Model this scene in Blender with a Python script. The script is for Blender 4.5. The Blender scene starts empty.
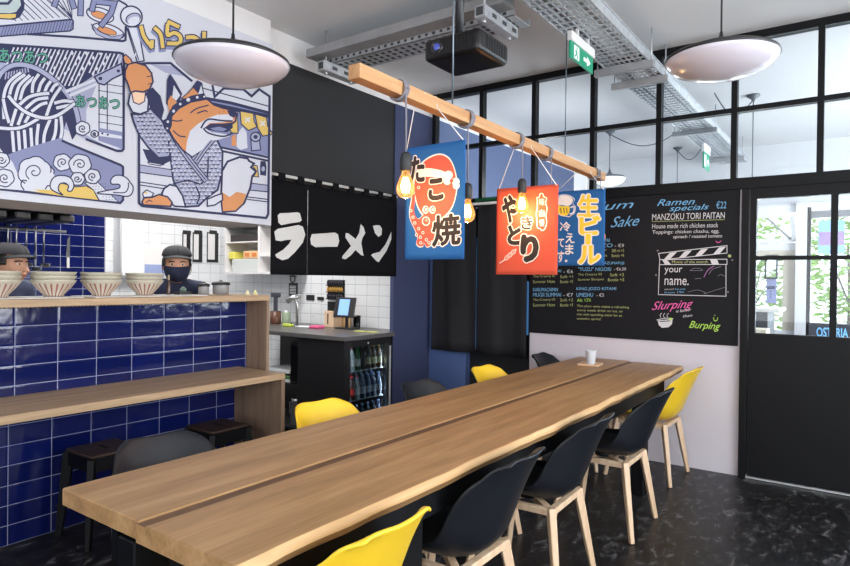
import bpy, bmesh, math, random
from math import sin, cos, pi, radians, sqrt
from mathutils import Vector, Matrix
from mathutils.geometry import tessellate_polygon
random.seed(7)
S = bpy.context.scene
COL = S.collection

# ------------------------------------------------------------------ camera
F = 617.0; CX, CY = 425.0, 283.0; H = 1.37
def _d(p): return Vector((p[0]-CX, -(p[1]-CY), -F)).normalized()
_Y = _d((865., 284.)); _X = -_d((-441., 269.))
_X = (_X - _Y*_X.dot(_Y)).normalized(); _Z = _X.cross(_Y)
ROT = Matrix((_X, _Y, _Z))
cam = bpy.data.cameras.new('camera'); camo = bpy.data.objects.new('camera', cam); COL.objects.link(camo)
cam.sensor_width = 36; cam.sensor_fit = 'HORIZONTAL'; cam.lens = F/850*36; cam.clip_start = .05; cam.clip_end = 100
camo.matrix_world = Matrix.Translation((0, 0, H)) @ ROT.to_4x4()
S.camera = camo
def ray(x, y): return ROT @ Vector(((x-CX)/F, -(y-CY)/F, -1.0))
def on_x(x, y, v): r = ray(x, y); return Vector((0, 0, H)) + r*(v/r.x)
def on_y(x, y, v): r = ray(x, y); return Vector((0, 0, H)) + r*(v/r.y)
def on_z(x, y, v): r = ray(x, y); return Vector((0, 0, H)) + r*((v-H)/r.z)

# ------------------------------------------------------------------ materials
def lin(c): return tuple(((v/12.92) if v <= .04045 else ((v+.055)/1.055)**2.4) for v in c)
def rgb(r, g, b): return lin((r/255, g/255, b/255)) + (1,)
MATS = {}
def mat(name, col, rough=.5, metal=0, spec=.5, var=0, scale=8, stretch=(1, 1, 1), bump=0, emit=None, es=0, coat=0, trans=0, col2=None, detail=4):
    if name in MATS: return MATS[name]
    m = bpy.data.materials.new(name); m.use_nodes = True; nt = m.node_tree; N = nt.nodes; L = nt.links
    b = N['Principled BSDF']; c = rgb(*col)
    b.inputs['Base Color'].default_value = c; b.inputs['Roughness'].default_value = rough; b.inputs['Metallic'].default_value = metal
    b.inputs['Specular IOR Level'].default_value = spec; b.inputs['Coat Weight'].default_value = coat; b.inputs['Coat Roughness'].default_value = .08
    b.inputs['Transmission Weight'].default_value = trans
    if emit: b.inputs['Emission Color'].default_value = rgb(*emit); b.inputs['Emission Strength'].default_value = es
    if var or bump or col2:
        tc = N.new('ShaderNodeTexCoord'); mp = N.new('ShaderNodeMapping'); mp.inputs['Scale'].default_value = stretch
        L.new(tc.outputs['Object'], mp.inputs['Vector'])
        n = N.new('ShaderNodeTexNoise'); n.inputs['Scale'].default_value = scale; n.inputs['Detail'].default_value = detail
        L.new(mp.outputs['Vector'], n.inputs['Vector'])
        if var or col2:
            r = N.new('ShaderNodeValToRGB'); r.color_ramp.elements[0].position = .3; r.color_ramp.elements[1].position = .7
            if col2: a0, a1 = rgb(*col2), c
            else: a0 = tuple(v*(1-var) for v in c[:3])+(1,); a1 = tuple(min(1, v*(1+var)) for v in c[:3])+(1,)
            r.color_ramp.elements[0].color = a0; r.color_ramp.elements[1].color = a1
            L.new(n.outputs['Fac'], r.inputs['Fac']); L.new(r.outputs['Color'], b.inputs['Base Color'])
        if bump:
            bp = N.new('ShaderNodeBump'); bp.inputs['Strength'].default_value = bump; bp.inputs['Distance'].default_value = .01
            L.new(n.outputs['Fac'], bp.inputs['Height']); L.new(bp.outputs['Normal'], b.inputs['Normal'])
    MATS[name] = m; return m

def wood(name, c1, c2, c3, axis='Y', rough=.5, s=1.0, coat=0, spec=.4):
    m = bpy.data.materials.new(name); m.use_nodes = True; nt = m.node_tree; N = nt.nodes; L = nt.links; b = N['Principled BSDF']
    tc = N.new('ShaderNodeTexCoord'); mp = N.new('ShaderNodeMapping')
    k = {'X': (.6, 9, 9), 'Y': (9, .6, 9), 'Z': (9, 9, .6)}[axis]
    mp.inputs['Scale'].default_value = tuple(v*s for v in k); L.new(tc.outputs['Object'], mp.inputs['Vector'])
    n1 = N.new('ShaderNodeTexNoise'); n1.inputs['Scale'].default_value = 1.6; n1.inputs['Detail'].default_value = 6; n1.inputs['Distortion'].default_value = .6
    n2 = N.new('ShaderNodeTexNoise'); n2.inputs['Scale'].default_value = 9; n2.inputs['Detail'].default_value = 5
    L.new(mp.outputs['Vector'], n1.inputs['Vector']); L.new(mp.outputs['Vector'], n2.inputs['Vector'])
    r = N.new('ShaderNodeValToRGB'); e = r.color_ramp.elements
    e[0].position = .28; e[0].color = rgb(*c1); e[1].position = .72; e[1].color = rgb(*c3)
    q = e.new(.5); q.color = rgb(*c2)
    mx = N.new('ShaderNodeMath'); mx.operation = 'MULTIPLY_ADD'; mx.inputs[1].default_value = .35
    sb = N.new('ShaderNodeMath'); sb.operation = 'MULTIPLY'; sb.inputs[1].default_value = .65
    L.new(n1.outputs['Fac'], sb.inputs[0]); L.new(n2.outputs['Fac'], mx.inputs[0]); L.new(sb.outputs[0], mx.inputs[2])
    L.new(mx.outputs[0], r.inputs['Fac']); L.new(r.outputs['Color'], b.inputs['Base Color'])
    b.inputs['Roughness'].default_value = rough; b.inputs['Coat Weight'].default_value = coat; b.inputs['Coat Roughness'].default_value = .3
    b.inputs['Specular IOR Level'].default_value = spec
    bp = N.new('ShaderNodeBump'); bp.inputs['Strength'].default_value = .12; bp.inputs['Distance'].default_value = .004
    L.new(mx.outputs[0], bp.inputs['Height']); L.new(bp.outputs['Normal'], b.inputs['Normal'])
    MATS[name] = m; return m

def tile(name, col, grout, w, h, uo, vo, horiz='Y', rough=.12, var=.12):
    """glazed tile laid on a straight grid, horiz = world axis running along the wall"""
    m = bpy.data.materials.new(name); m.use_nodes = True; nt = m.node_tree; N = nt.nodes; L = nt.links; b = N['Principled BSDF']
    g = N.new('ShaderNodeNewGeometry'); sp = N.new('ShaderNodeSeparateXYZ'); cb = N.new('ShaderNodeCombineXYZ')
    L.new(g.outputs['Position'], sp.inputs[0])
    a1 = N.new('ShaderNodeMath'); a1.operation = 'SUBTRACT'; a1.inputs[1].default_value = uo
    a2 = N.new('ShaderNodeMath'); a2.operation = 'SUBTRACT'; a2.inputs[1].default_value = vo
    L.new(sp.outputs[horiz], a1.inputs[0]); L.new(sp.outputs['Z'], a2.inputs[0])
    L.new(a1.outputs[0], cb.inputs['X']); L.new(a2.outputs[0], cb.inputs['Y'])
    def br(ms, sm):
        t = N.new('ShaderNodeTexBrick'); t.offset = 0; t.squash = 1; t.inputs['Scale'].default_value = 1
        t.inputs['Brick Width'].default_value = w; t.inputs['Row Height'].default_value = h
        t.inputs['Mortar Size'].default_value = ms; t.inputs['Mortar Smooth'].default_value = sm; t.inputs['Bias'].default_value = 0
        c = rgb(*col); t.inputs['Color1'].default_value = tuple(v*(1-var) for v in c[:3])+(1,); t.inputs['Color2'].default_value = tuple(min(1, v*(1+var)) for v in c[:3])+(1,)
        t.inputs['Mortar'].default_value = rgb(*grout); L.new(cb.outputs[0], t.inputs['Vector']); return t
    t = br(.0018, .1); t2 = br(.012, 1.0)
    L.new(t.outputs['Color'], b.inputs['Base Color'])
    rr = N.new('ShaderNodeMapRange'); rr.inputs['To Min'].default_value = rough; rr.inputs['To Max'].default_value = .8
    L.new(t.outputs['Fac'], rr.inputs['Value']); L.new(rr.outputs[0], b.inputs['Roughness'])
    nz = N.new('ShaderNodeTexNoise'); nz.inputs['Scale'].default_value = 9; L.new(cb.outputs[0], nz.inputs['Vector'])
    ad = N.new('ShaderNodeMath'); ad.operation = 'MULTIPLY_ADD'; ad.inputs[1].default_value = -.35
    L.new(t2.outputs['Fac'], ad.inputs[0]); L.new(nz.outputs['Fac'], ad.inputs[2])
    bp = N.new('ShaderNodeBump'); bp.inputs['Strength'].default_value = .35; bp.inputs['Distance'].default_value = .006
    L.new(ad.outputs[0], bp.inputs['Height']); L.new(bp.outputs['Normal'], b.inputs['Normal'])
    MATS[name] = m; return m

def glass(name, tint=(235, 240, 242), k=1.0, glow=None, gs=0):
    m = bpy.data.materials.new(name); m.use_nodes = True; nt = m.node_tree; N = nt.nodes; L = nt.links
    N.remove(N['Principled BSDF']); o = N['Material Output']
    t = N.new('ShaderNodeBsdfTransparent'); t.inputs['Color'].default_value = rgb(*tint)
    g = N.new('ShaderNodeBsdfGlossy'); g.inputs['Roughness'].default_value = .02
    f = N.new('ShaderNodeFresnel'); f.inputs['IOR'].default_value = 1.45
    ml = N.new('ShaderNodeMath'); ml.operation = 'MULTIPLY'; ml.inputs[1].default_value = k; L.new(f.outputs[0], ml.inputs[0])
    mx = N.new('ShaderNodeMixShader'); L.new(ml.outputs[0], mx.inputs[0]); L.new(t.outputs[0], mx.inputs[1]); L.new(g.outputs[0], mx.inputs[2])
    if glow:
        e = N.new('ShaderNodeEmission'); e.inputs['Color'].default_value = rgb(*glow); e.inputs['Strength'].default_value = gs
        ad = N.new('ShaderNodeAddShader'); L.new(mx.outputs[0], ad.inputs[0]); L.new(e.outputs[0], ad.inputs[1]); mx = ad
    L.new(mx.outputs[0], o.inputs['Surface']); MATS[name] = m; return m

def emis(name, col, s):
    m = bpy.data.materials.new(name); m.use_nodes = True; N = m.node_tree.nodes
    b = N['Principled BSDF']; b.inputs['Base Color'].default_value = rgb(*col)
    b.inputs['Emission Color'].default_value = rgb(*col); b.inputs['Emission Strength'].default_value = s
    MATS[name] = m; return m

def cloth(name, col, trans=.35):
    """thin dyed fabric that lets some light through"""
    m = bpy.data.materials.new(name); m.use_nodes = True; nt = m.node_tree; N = nt.nodes; L = nt.links
    N.remove(N['Principled BSDF']); o = N['Material Output']
    d = N.new('ShaderNodeBsdfDiffuse'); t = N.new('ShaderNodeBsdfTranslucent'); mx = N.new('ShaderNodeMixShader'); mx.inputs[0].default_value = trans
    w = N.new('ShaderNodeTexNoise'); w.inputs['Scale'].default_value = 60
    r = N.new('ShaderNodeValToRGB'); c = rgb(*col)
    r.color_ramp.elements[0].color = tuple(v*.92 for v in c[:3])+(1,); r.color_ramp.elements[1].color = c
    L.new(w.outputs['Fac'], r.inputs['Fac']); L.new(r.outputs['Color'], d.inputs['Color']); L.new(r.outputs['Color'], t.inputs['Color'])
    L.new(d.outputs[0], mx.inputs[1]); L.new(t.outputs[0], mx.inputs[2]); L.new(mx.outputs[0], o.inputs['Surface'])
    MATS[name] = m; return m

# ------------------------------------------------------------------ mesh builder
def wloc(o):
    v = Vector((0, 0, 0))
    while o is not None: v = v+Vector(o.location); o = o.parent
    return v
class MB:
    def __init__(s): s.b = bmesh.new(); s.mats = []
    def mi(s, m):
        if m not in s.mats: s.mats.append(m)
        return s.mats.index(m)
    def _fin(s, faces, m, smooth):
        i = s.mi(m)
        for f in faces: f.material_index = i; f.smooth = smooth
    def box(s, lo, hi, m, bev=0, rot=None, seg=1):
        lo, hi = Vector(lo), Vector(hi); c = (lo+hi)/2; d = hi-lo
        M4 = Matrix.Translation(c) @ (rot.to_4x4() if rot else Matrix.Identity(4)) @ Matrix.Diagonal((abs(d.x), abs(d.y), abs(d.z), 1))
        r = bmesh.ops.create_cube(s.b, size=1, matrix=M4); vs = r['verts']
        fs = {f for v in vs for f in v.link_faces}; s._fin(fs, m, False)
        if bev:
            es = {e for v in vs for e in v.link_edges}
            q = bmesh.ops.bevel(s.b, geom=list(es), offset=bev, segments=seg, affect='EDGES', profile=.6)
            s._fin(q['faces'], m, seg > 1)
        return s
    def bar(s, p0, p1, w, h, m, up=(0, 0, 1), w2=None, h2=None, bev=0):
        """square bar from p0 to p1, tapering from w,h to w2,h2"""
        p0, p1 = Vector(p0), Vector(p1); d = (p1-p0).normalized(); u = Vector(up)
        sx = d.cross(u)
        if sx.length < 1e-4: sx = d.cross(Vector((1, 0, 0)))
        sx.normalize(); sy = sx.cross(d).normalized(); w2 = w2 or w; h2 = h2 or h
        vs = []
        for p, a, b in ((p0, w, h), (p1, w2, h2)):
            for i, j in ((-1, -1), (1, -1), (1, 1), (-1, 1)): vs.append(s.b.verts.new(p+sx*i*a/2+sy*j*b/2))
        fs = [s.b.faces.new(vs[k] for k in q) for q in ((3, 2, 1, 0), (4, 5, 6, 7), (0, 1, 5, 4), (1, 2, 6, 5), (2, 3, 7, 6), (3, 0, 4, 7))]
        s._fin(fs, m, False)
        if bev:
            es = {e for v in vs for e in v.link_edges}
            q = bmesh.ops.bevel(s.b, geom=list(es), offset=bev, segments=2, affect='EDGES', profile=.6); s._fin(q['faces'], m, True)
        return s
    def tube(s, pts, r, m, seg=8, cap=True, r2=None):
        pts = [Vector(p) for p in pts]; n = len(pts); rings = []; up = None
        for i, p in enumerate(pts):
            d = (pts[min(i+1, n-1)]-pts[max(i-1, 0)]).normalized()
            if up is None:
                up = d.cross(Vector((0, 0, 1)))
                if up.length < 1e-3: up = d.cross(Vector((1, 0, 0)))
            a = (up - d*up.dot(d)).normalized(); b = d.cross(a); up = a
            rr = r if r2 is None else r+(r2-r)*i/(n-1)
            rings.append([s.b.verts.new(p+a*cos(2*pi*k/seg)*rr+b*sin(2*pi*k/seg)*rr) for k in range(seg)])
        fs = []
        for i in range(n-1):
            for k in range(seg): fs.append(s.b.faces.new((rings[i][k], rings[i][(k+1) % seg], rings[i+1][(k+1) % seg], rings[i+1][k])))
        s._fin(fs, m, True)
        if cap: s._fin([s.b.faces.new(rings[0][::-1]), s.b.faces.new(rings[-1])], m, False)
        return s
    def lathe(s, prof, m, c=(0, 0, 0), seg=32, rot=None, smooth=True, close=False):
        """prof: list of (r, z)"""
        M3 = rot or Matrix.Identity(3); c = Vector(c); rings = []
        for r, z in prof:
            if r < 1e-6: rings.append([s.b.verts.new(c+M3 @ Vector((0, 0, z)))])
            else: rings.append([s.b.verts.new(c+M3 @ Vector((r*cos(2*pi*k/seg), r*sin(2*pi*k/seg), z))) for k in range(seg)])
        fs = []
        for a, b in zip(rings, rings[1:]):
            for k in range(seg):
                k2 = (k+1) % seg
                if len(a) == 1 and len(b) == 1: continue
                if len(a) == 1: fs.append(s.b.faces.new((a[0], b[k2], b[k])))
                elif len(b) == 1: fs.append(s.b.faces.new((a[k], a[k2], b[0])))
                else: fs.append(s.b.faces.new((a[k], a[k2], b[k2], b[k])))
        s._fin(fs, m, smooth); return s
    def cyl(s, p0, p1, r, m, seg=16, r2=None): return s.tube([p0, p1], r, m, seg, True, r2)
    def sph(s, c, rx, m, ry=None, rz=None, u=20, v=12):
        M4 = Matrix.Translation(c) @ Matrix.Diagonal((rx, ry or rx, rz or rx, 1))
        r = bmesh.ops.create_uvsphere(s.b, u_segments=u, v_segments=v, radius=1, matrix=M4)
        s._fin({f for q in r['verts'] for f in q.link_faces}, m, True); return s
    def prism(s, poly, z0, z1, m, axis='Z'):
        """extrude a 2D outline; axis = extrusion axis"""
        def P(a, b, c): return {'Z': (a, b, c), 'Y': (a, c, b), 'X': (c, a, b)}[axis]
        v0 = [s.b.verts.new(P(a, b, z0)) for a, b in poly]; v1 = [s.b.verts.new(P(a, b, z1)) for a, b in poly]; n = len(poly)
        fs = [s.b.faces.new(v0[::-1]), s.b.faces.new(v1)] + [s.b.faces.new((v0[i], v0[(i+1) % n], v1[(i+1) % n], v1[i])) for i in range(n)]
        s._fin(fs, m, False); return s
    def grid(s, P, nu, nv, m, smooth=True):
        vs = [[s.b.verts.new(P(i/(nu-1), j/(nv-1))) for i in range(nu)] for j in range(nv)]
        s._fin([s.b.faces.new((vs[j][i], vs[j][i+1], vs[j+1][i+1], vs[j+1][i])) for j in range(nv-1) for i in range(nu-1)], m, smooth); return s
    def build(s, name, parent=None, world=False, solid=0, sub=0, off=0, loc=None, keep=False):
        me = bpy.data.meshes.new(name)
        if world and parent is not None:
            s.b.transform(Matrix.Translation(-wloc(parent)))
        bmesh.ops.recalc_face_normals(s.b, faces=s.b.faces[:]) if not (solid or keep) else None
        s.b.to_mesh(me); s.b.free()
        for m in s.mats: me.materials.append(m)
        o = bpy.data.objects.new(name, me); COL.objects.link(o)
        if parent is not None: o.parent = parent
        if loc is not None: o.location = loc
        if solid:
            q = o.modifiers.new('thick', 'SOLIDIFY'); q.thickness = solid; q.offset = off
        if sub:
            q = o.modifiers.new('sub', 'SUBSURF'); q.levels = sub; q.render_levels = sub
        return o

def thing(name, label, cat, loc=(0, 0, 0), rz=0, group=None):
    o = bpy.data.objects.new(name, None); COL.objects.link(o); o.location = loc; o.rotation_euler = (0, 0, rz); o.empty_display_size = .1
    o['label'] = label; o['category'] = cat
    if group: o['group'] = group
    return o
def tag(o, label, cat, group=None):
    o['label'] = label; o['category'] = cat
    if group: o['group'] = group
    return o
def struct(o): o['kind'] = 'structure'; return o
def sbox(name, lo, hi, m, bev=0): return struct(MB().box(lo, hi, m, bev).build(name))
def kids(o): return [c for c in bpy.data.objects if c.parent == o]
def dup(root, loc, rz=0, label=None, group=None):
    def cp(o, par):
        c = o.copy(); COL.objects.link(c)
        if par is not None: c.parent = par
        for ch in kids(o):
            if ch is not c: cp(ch, c)
        return c
    ks = kids(root); r = root.copy(); COL.objects.link(r); r.location = loc; r.rotation_euler = (0, 0, rz)
    for ch in ks: cp(ch, r)
    if label: r['label'] = label
    if group: r['group'] = group
    return r

# ------------------------------------------------------------------ flat artwork (printing, paint, chalk) laid on a real plane
_TXT = {}
def glyphs(body, off=0.0):
    k = (body, round(off, 4))
    if k in _TXT: return _TXT[k]
    cu = bpy.data.curves.new('lettering', 'FONT'); cu.body = body; cu.offset = off; cu.resolution_u = 3
    o = bpy.data.objects.new('lettering', cu); COL.objects.link(o)
    ev = o.evaluated_get(bpy.context.evaluated_depsgraph_get()); me = ev.to_mesh()
    vs = [(v.co.x, v.co.y) for v in me.vertices]; fs = [tuple(p.vertices) for p in me.polygons]
    ev.to_mesh_clear(); bpy.data.objects.remove(o); bpy.data.curves.remove(cu)
    _TXT[k] = (vs, fs); return _TXT[k]
def smooth_pts(pts, closed=False, n=5):
    P = [Vector((p[0], p[1])) for p in pts]; L = len(P); out = []
    if L < 3: return [(p.x, p.y) for p in P]
    R = range(L) if closed else range(L-1)
    for i in R:
        p0 = P[(i-1) % L] if closed or i > 0 else P[i]; p1 = P[i]; p2 = P[(i+1) % L]; p3 = P[(i+2) % L] if closed or i+2 < L else p2
        for k in range(n):
            t = k/n
            q = .5*((2*p1)+(p2-p0)*t+(2*p0-5*p1+4*p2-p3)*t*t+(3*p1-p0-3*p2+p3)*t**3); out.append((q.x, q.y))
    if not closed: out.append((P[-1].x, P[-1].y))
    return out
class Art:
    """vector drawing in a 2D frame, mapped by fn(x, y) onto the surface it is printed on; nrm = outward normal"""
    def __init__(s, fn, nrm, eps=.000013, base=.0006): s.fn = fn; s.n = Vector(nrm); s.e = base; s.eps = eps; s.V = []; s.Fc = []; s.M = []; s.mats = []; s.lw = 1.0
    def _add(s, pts, faces, m):
        s.e += s.eps; b = len(s.V)
        if m not in s.mats: s.mats.append(m)
        i = s.mats.index(m)
        for p in pts: s.V.append(s.fn(p[0], p[1])+s.n*s.e)
        for f in faces: s.Fc.append(tuple(b+k for k in f)); s.M.append(i)
    def fill(s, pts, m, smooth=False, line=None, w=1):
        if smooth: pts = smooth_pts(pts, True)
        t = tessellate_polygon([[Vector((p[0], p[1], 0)) for p in pts]]); s._add(pts, t, m)
        if line: s.stroke(list(pts)+[pts[0]], w, line)
    def ell(s, cx, cy, rx, ry, m, rot=0, line=None, w=1, n=20):
        s.fill([(cx+rx*cos(a)*cos(rot)-ry*sin(a)*sin(rot), cy+rx*cos(a)*sin(rot)+ry*sin(a)*cos(rot)) for a in (2*pi*k/n for k in range(n))], m, line=line, w=w)
    def stroke(s, pts, w, m, smooth=False, cap=True):
        if w < 2: w *= s.lw
        if smooth: pts = smooth_pts(pts)
        P = [Vector((p[0], p[1])) for p in pts]
        P = [p for i, p in enumerate(P) if i == 0 or (p-P[i-1]).length > 1e-6]
        if len(P) < 2: return
        if cap:
            P[0] = P[0]-(P[1]-P[0]).normalized()*w*.35; P[-1] = P[-1]+(P[-1]-P[-2]).normalized()*w*.35
        A = []; n = len(P)
        for i, p in enumerate(P):
            d0 = (P[i]-P[i-1]).normalized() if i else (P[1]-P[0]).normalized(); d1 = (P[i+1]-P[i]).normalized() if i < n-1 else d0
            t = d0+d1; t = t.normalized() if t.length > 1e-3 else d0
            q = Vector((-t.y, t.x)); k = 1/max(.5, q.dot(Vector((-d0.y, d0.x))))
            A += [p+q*w/2*k, p-q*w/2*k]
        s._add([(a.x, a.y) for a in A], [(2*i, 2*i+1, 2*i+3, 2*i+2) for i in range(n-1)], m)
    def text(s, body, p00, p10, p01, m, off=0, outline=None, ow=0):
        """fit the glyph box to bottom-left p00, bottom-right p10, top-left p01"""
        v0, _ = glyphs(body, 0); x0 = min(v[0] for v in v0); x1 = max(v[0] for v in v0); y0 = min(v[1] for v in v0); y1 = max(v[1] for v in v0)
        def put(dx, dy, mm):
            vs, fs = glyphs(body, 0)
            q = []
            for x, y in vs:
                x += dx; y += dy; a = (x-x0)/(x1-x0); b = (y-y0)/(y1-y0)
                q.append((p00[0]+a*(p10[0]-p00[0])+b*(p01[0]-p00[0]), p00[1]+a*(p10[1]-p00[1])+b*(p01[1]-p00[1])))
            s._add(q, fs, mm)
        def ring(r, n, mm):
            for i in range(n): put(r*cos(2*pi*i/n), r*sin(2*pi*i/n), mm)
        if outline: ring((off+ow)*.55, 8, outline); ring(off+ow, 14, outline)
        if off > .003: ring(off, 8, m)
        put(0, 0, m)
    def build(s, name, parent=None):
        o0 = wloc(parent) if parent is not None else Vector((0, 0, 0))
        me = bpy.data.meshes.new(name); me.from_pydata([tuple(v-o0) for v in s.V], [], s.Fc)
        for m in s.mats: me.materials.append(m)
        me.polygons.foreach_set('material_index', s.M); me.update()
        o = bpy.data.objects.new(name, me); COL.objects.link(o)
        if parent is not None: o.parent = parent
        return o
# ================================================================== materials of the place
white = mat('white_paint', (226, 224, 224), .7, var=.02, scale=3)
wallw = mat('white_wall_paint', (206, 200, 207), .75, var=.02, scale=2)
ceilm = mat('ceiling_paint', (214, 214, 215), .85, var=.03, scale=1.2)
blackw = mat('black_wall_paint', (31, 31, 34), .75, var=.05, scale=3)
bluew = mat('blue_wall_paint_lit', (82, 95, 128), .75, var=.04, scale=2)  # wall blue lightened for the lit room beyond the glass
steelb = mat('black_steel', (10, 11, 14), .5, spec=.22, var=.1, scale=6)
floorm = mat('dark_floor', (26, 27, 30), .40, spec=.35, scale=16, stretch=(1, .45, 1), col2=(26, 27, 30), bump=.04)
def _floor(m):
    N = m.node_tree.nodes; r = [n for n in N if n.type == 'VALTORGB'][0]; e = r.color_ramp.elements
    e[0].position = .40; e[0].color = rgb(18, 18, 20); e[1].position = .70; e[1].color = rgb(122, 122, 124); q = e.new(.55); q.color = rgb(34, 34, 37)
    n = [n for n in N if n.type == 'TEX_NOISE'][0]; n.inputs['Detail'].default_value = 9; n.inputs['Roughness'].default_value = .72; n.inputs['Distortion'].default_value = .8
_floor(floorm)
galv = mat('galvanised_steel', (188, 191, 195), .42, metal=.45, var=.16, scale=22)
galvd = mat('zinc_duct', (156, 157, 159), .55, metal=.3, var=.1, scale=9)
pane = glass('window_glass', (238, 242, 244), .55)
steel = mat('stainless_steel', (190, 190, 192), .28, metal=1, var=.06, scale=10)
bluet = tile('blue_tile', (15, 26, 86), (146, 154, 186), .2048, .1005, 1.315, 0.0, 'Y', .10, .18)
bluetu = tile('blue_tile_upper', (15, 25, 80), (146, 154, 186), .2048, .1005, 1.342, 0.0, 'Y', .10, .18)
bluet2 = tile('blue_kitchen_tile', (18, 26, 84), (170, 176, 200), .2048, .1015, 2.91, 0.02, 'Y', .14, .12)
whitet = tile('white_wall_tile', (228, 230, 232), (150, 154, 160), .15, .102, -6.1, .90, 'X', .16, .02)
whitet2 = tile('white_kitchen_tile', (228, 230, 232), (150, 154, 160), .15, .102, 3.12, .90, 'Y', .16, .02)
oak = wood('oak_table_wood', (126, 95, 61), (165, 128, 87), (189, 153, 110), 'Y', .42, 1.0, coat=.05)
oakc = wood('oak_counter_wood', (150, 126, 98), (180, 152, 120), (200, 174, 142), 'Y', .5, 1.3)
oakv = wood('oak_upright_wood', (112, 92, 76), (142, 118, 98), (158, 134, 112), 'Z', .5, 1.3)
sap = wood('pale_sapwood', (176, 138, 92), (202, 164, 116), (222, 190, 144), 'Y', .5, .8)
beech = wood('beech_wood', (196, 164, 130), (216, 186, 154), (228, 204, 176), 'Z', .45, 1.2)
beamw = wood('pine_beam_wood', (166, 116, 72), (192, 144, 98), (208, 164, 118), 'Y', .5, 1.1)
stoolw = wood('dark_stool_wood', (40, 31, 26), (58, 45, 38), (74, 59, 50), 'X', .45, 1.2)
inkn = mat('navy_ink', (33, 39, 80), .6); inkl = mat('lavender_ink', (160, 164, 192), .6); inkw = mat('white_ink', (204, 207, 218), .6)
inkd = mat('slate_ink', (128, 134, 172), .6); inko = mat('orange_ink', (206, 140, 90), .6); inkg = mat('gold_ink', (214, 184, 100), .6); inke = mat('green_ink', (84, 160, 132), .6)
inkp = mat('pale_peach_ink', (236, 200, 170), .6)

# ================================================================== room shell
CE = 3.12; W = 4.85; BX = 2.6; FY = -2.4; KX = -6.1; KY = 4.45; YB = 8.9
struct(MB().grid(lambda u, v: (KX-.2+u*(BX+.4-KX), FY-.2+v*(YB+.4-FY), 0), 2, 2, floorm, False).build('floor'))
sbox('ceiling', (KX-.2, FY-.2, CE), (BX+.2, YB+.2, CE+.1), ceilm)
# left wall: black paint above the serving hatch, blue beyond it, a white band under the ceiling
sbox('wall_left', (-3.55, 2.80, 2.05), (-3.41, 4.29, 2.918), blackw)
sbox('wall_left', (-3.55, 2.80, 2.918), (-3.412, 4.29, CE), white)
sbox('wall_left', (-3.44, 4.29, 0), (-3.40, W+.06, 2.918), mat('blue_wall_paint_shaded', (56, 64, 98), .75, var=.04, scale=2))  # same wall blue with the shade of this side put into the colour
sbox('wall_left', (-3.44, 4.29, 2.918), (-3.402, W+.06, CE), white)
sbox('wall_left_beyond', (-3.60, W+.06, 0), (-3.40, 8.40, 2.918), bluew)
sbox('wall_left_beyond', (-3.60, W+.06, 2.918), (-3.402, 8.40, CE), white)
sbox('wall_left_beyond', (-3.60, 8.40, 0), (-3.402, YB, CE), white)
# bulkhead over the counter that carries the mural
sbox('wall_left_bulkhead', (-3.78, FY, 1.725), (-3.325, 2.815, CE), white)
# kitchen
sbox('wall_kitchen', (KX-.1, FY, 0), (KX, 3.12, CE), bluet2)
sbox('wall_kitchen', (KX-.1, 3.12, 0), (KX, KY+.1, CE), whitet2)
sbox('wall_kitchen_end', (KX, KY, 0), (-3.44, KY+.1, CE), whitet)
# back wall and glazed steel partition
sbox('wall_back', (-3.40, W, 0), (-2.99, W+.1, 2.03), mat('blue_wall_paint_lit_back', (80, 102, 152), .75, var=.04, scale=2))  # same wall blue, brightened in colour where light reaches the back wall
sbox('wall_back', (-2.345, W, 0), (-.716, W+.1, 2.03), wallw)
sbox('wall_back_door_recess', (-2.99, W+.08, 0), (-2.345, W+.1, 2.03), mat('dark_door', (24, 24, 28), .6))
T = MB()
T.box((-3.40, W-.03, 3.066), (BX, W+.04, CE), steelb)
T.box((-3.40, W-.03, 2.572), (BX, W+.03, 2.606), steelb)
T.box((-3.40, W-.035, 2.03), (BX, W+.04, 2.106), steelb)
for k in range(12):
    x = -3.352+.5165*k
    T.box((x-.019, W-.032, 2.1), (x+.019, W+.035, 3.07), steelb)
struct(T.build('window_1'))
g = MB()
for k in range(11):
    x0 = -3.352+.5165*k+.019; x1 = x0+.5165-.038
    for z0, z1 in ((2.106, 2.572), (2.606, 3.066)): g.box((x0, W, z0), (x1, W+.006, z1), pane)
struct(g.build('window_1_panes'))
# black glazed door, part of the partition
D = MB()
D.box((-.712, W-.035, 0), (-.665, W+.05, 2.03), steelb, .003)
D.box((-.660, W-.02, .02), (BX, W+.03, 1.012), steelb)
D.box((-.660, W-.02, 1.955), (BX, W+.03, 2.03), steelb)
D.box((-.660, W-.02, 1.012), (-.620, W+.03, 1.955), steelb)
D.box((-.62, W-.015, 1.528), (BX, W+.025, 1.556), steelb)
for x in (-.168, .30, .77, 1.24, 1.71, 2.18): D.box((x-.02, W-.018, 1.01), (x+.02, W+.028, 1.96), steelb)
D.box((-.62, W-.012, .99), (BX, W+.03, 1.02), steelb)
door = struct(D.build('door_1'))
g = MB(); g.box((-.62, W+.002, 1.02), (BX, W+.008, 1.955), pane); struct(g.build('door_1_panes'))
sbox('trim_1', (-.664, W-.03, .004), (BX, W+.02, .014), mat('aluminium_threshold', (200, 204, 204), .4, metal=.6))
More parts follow.
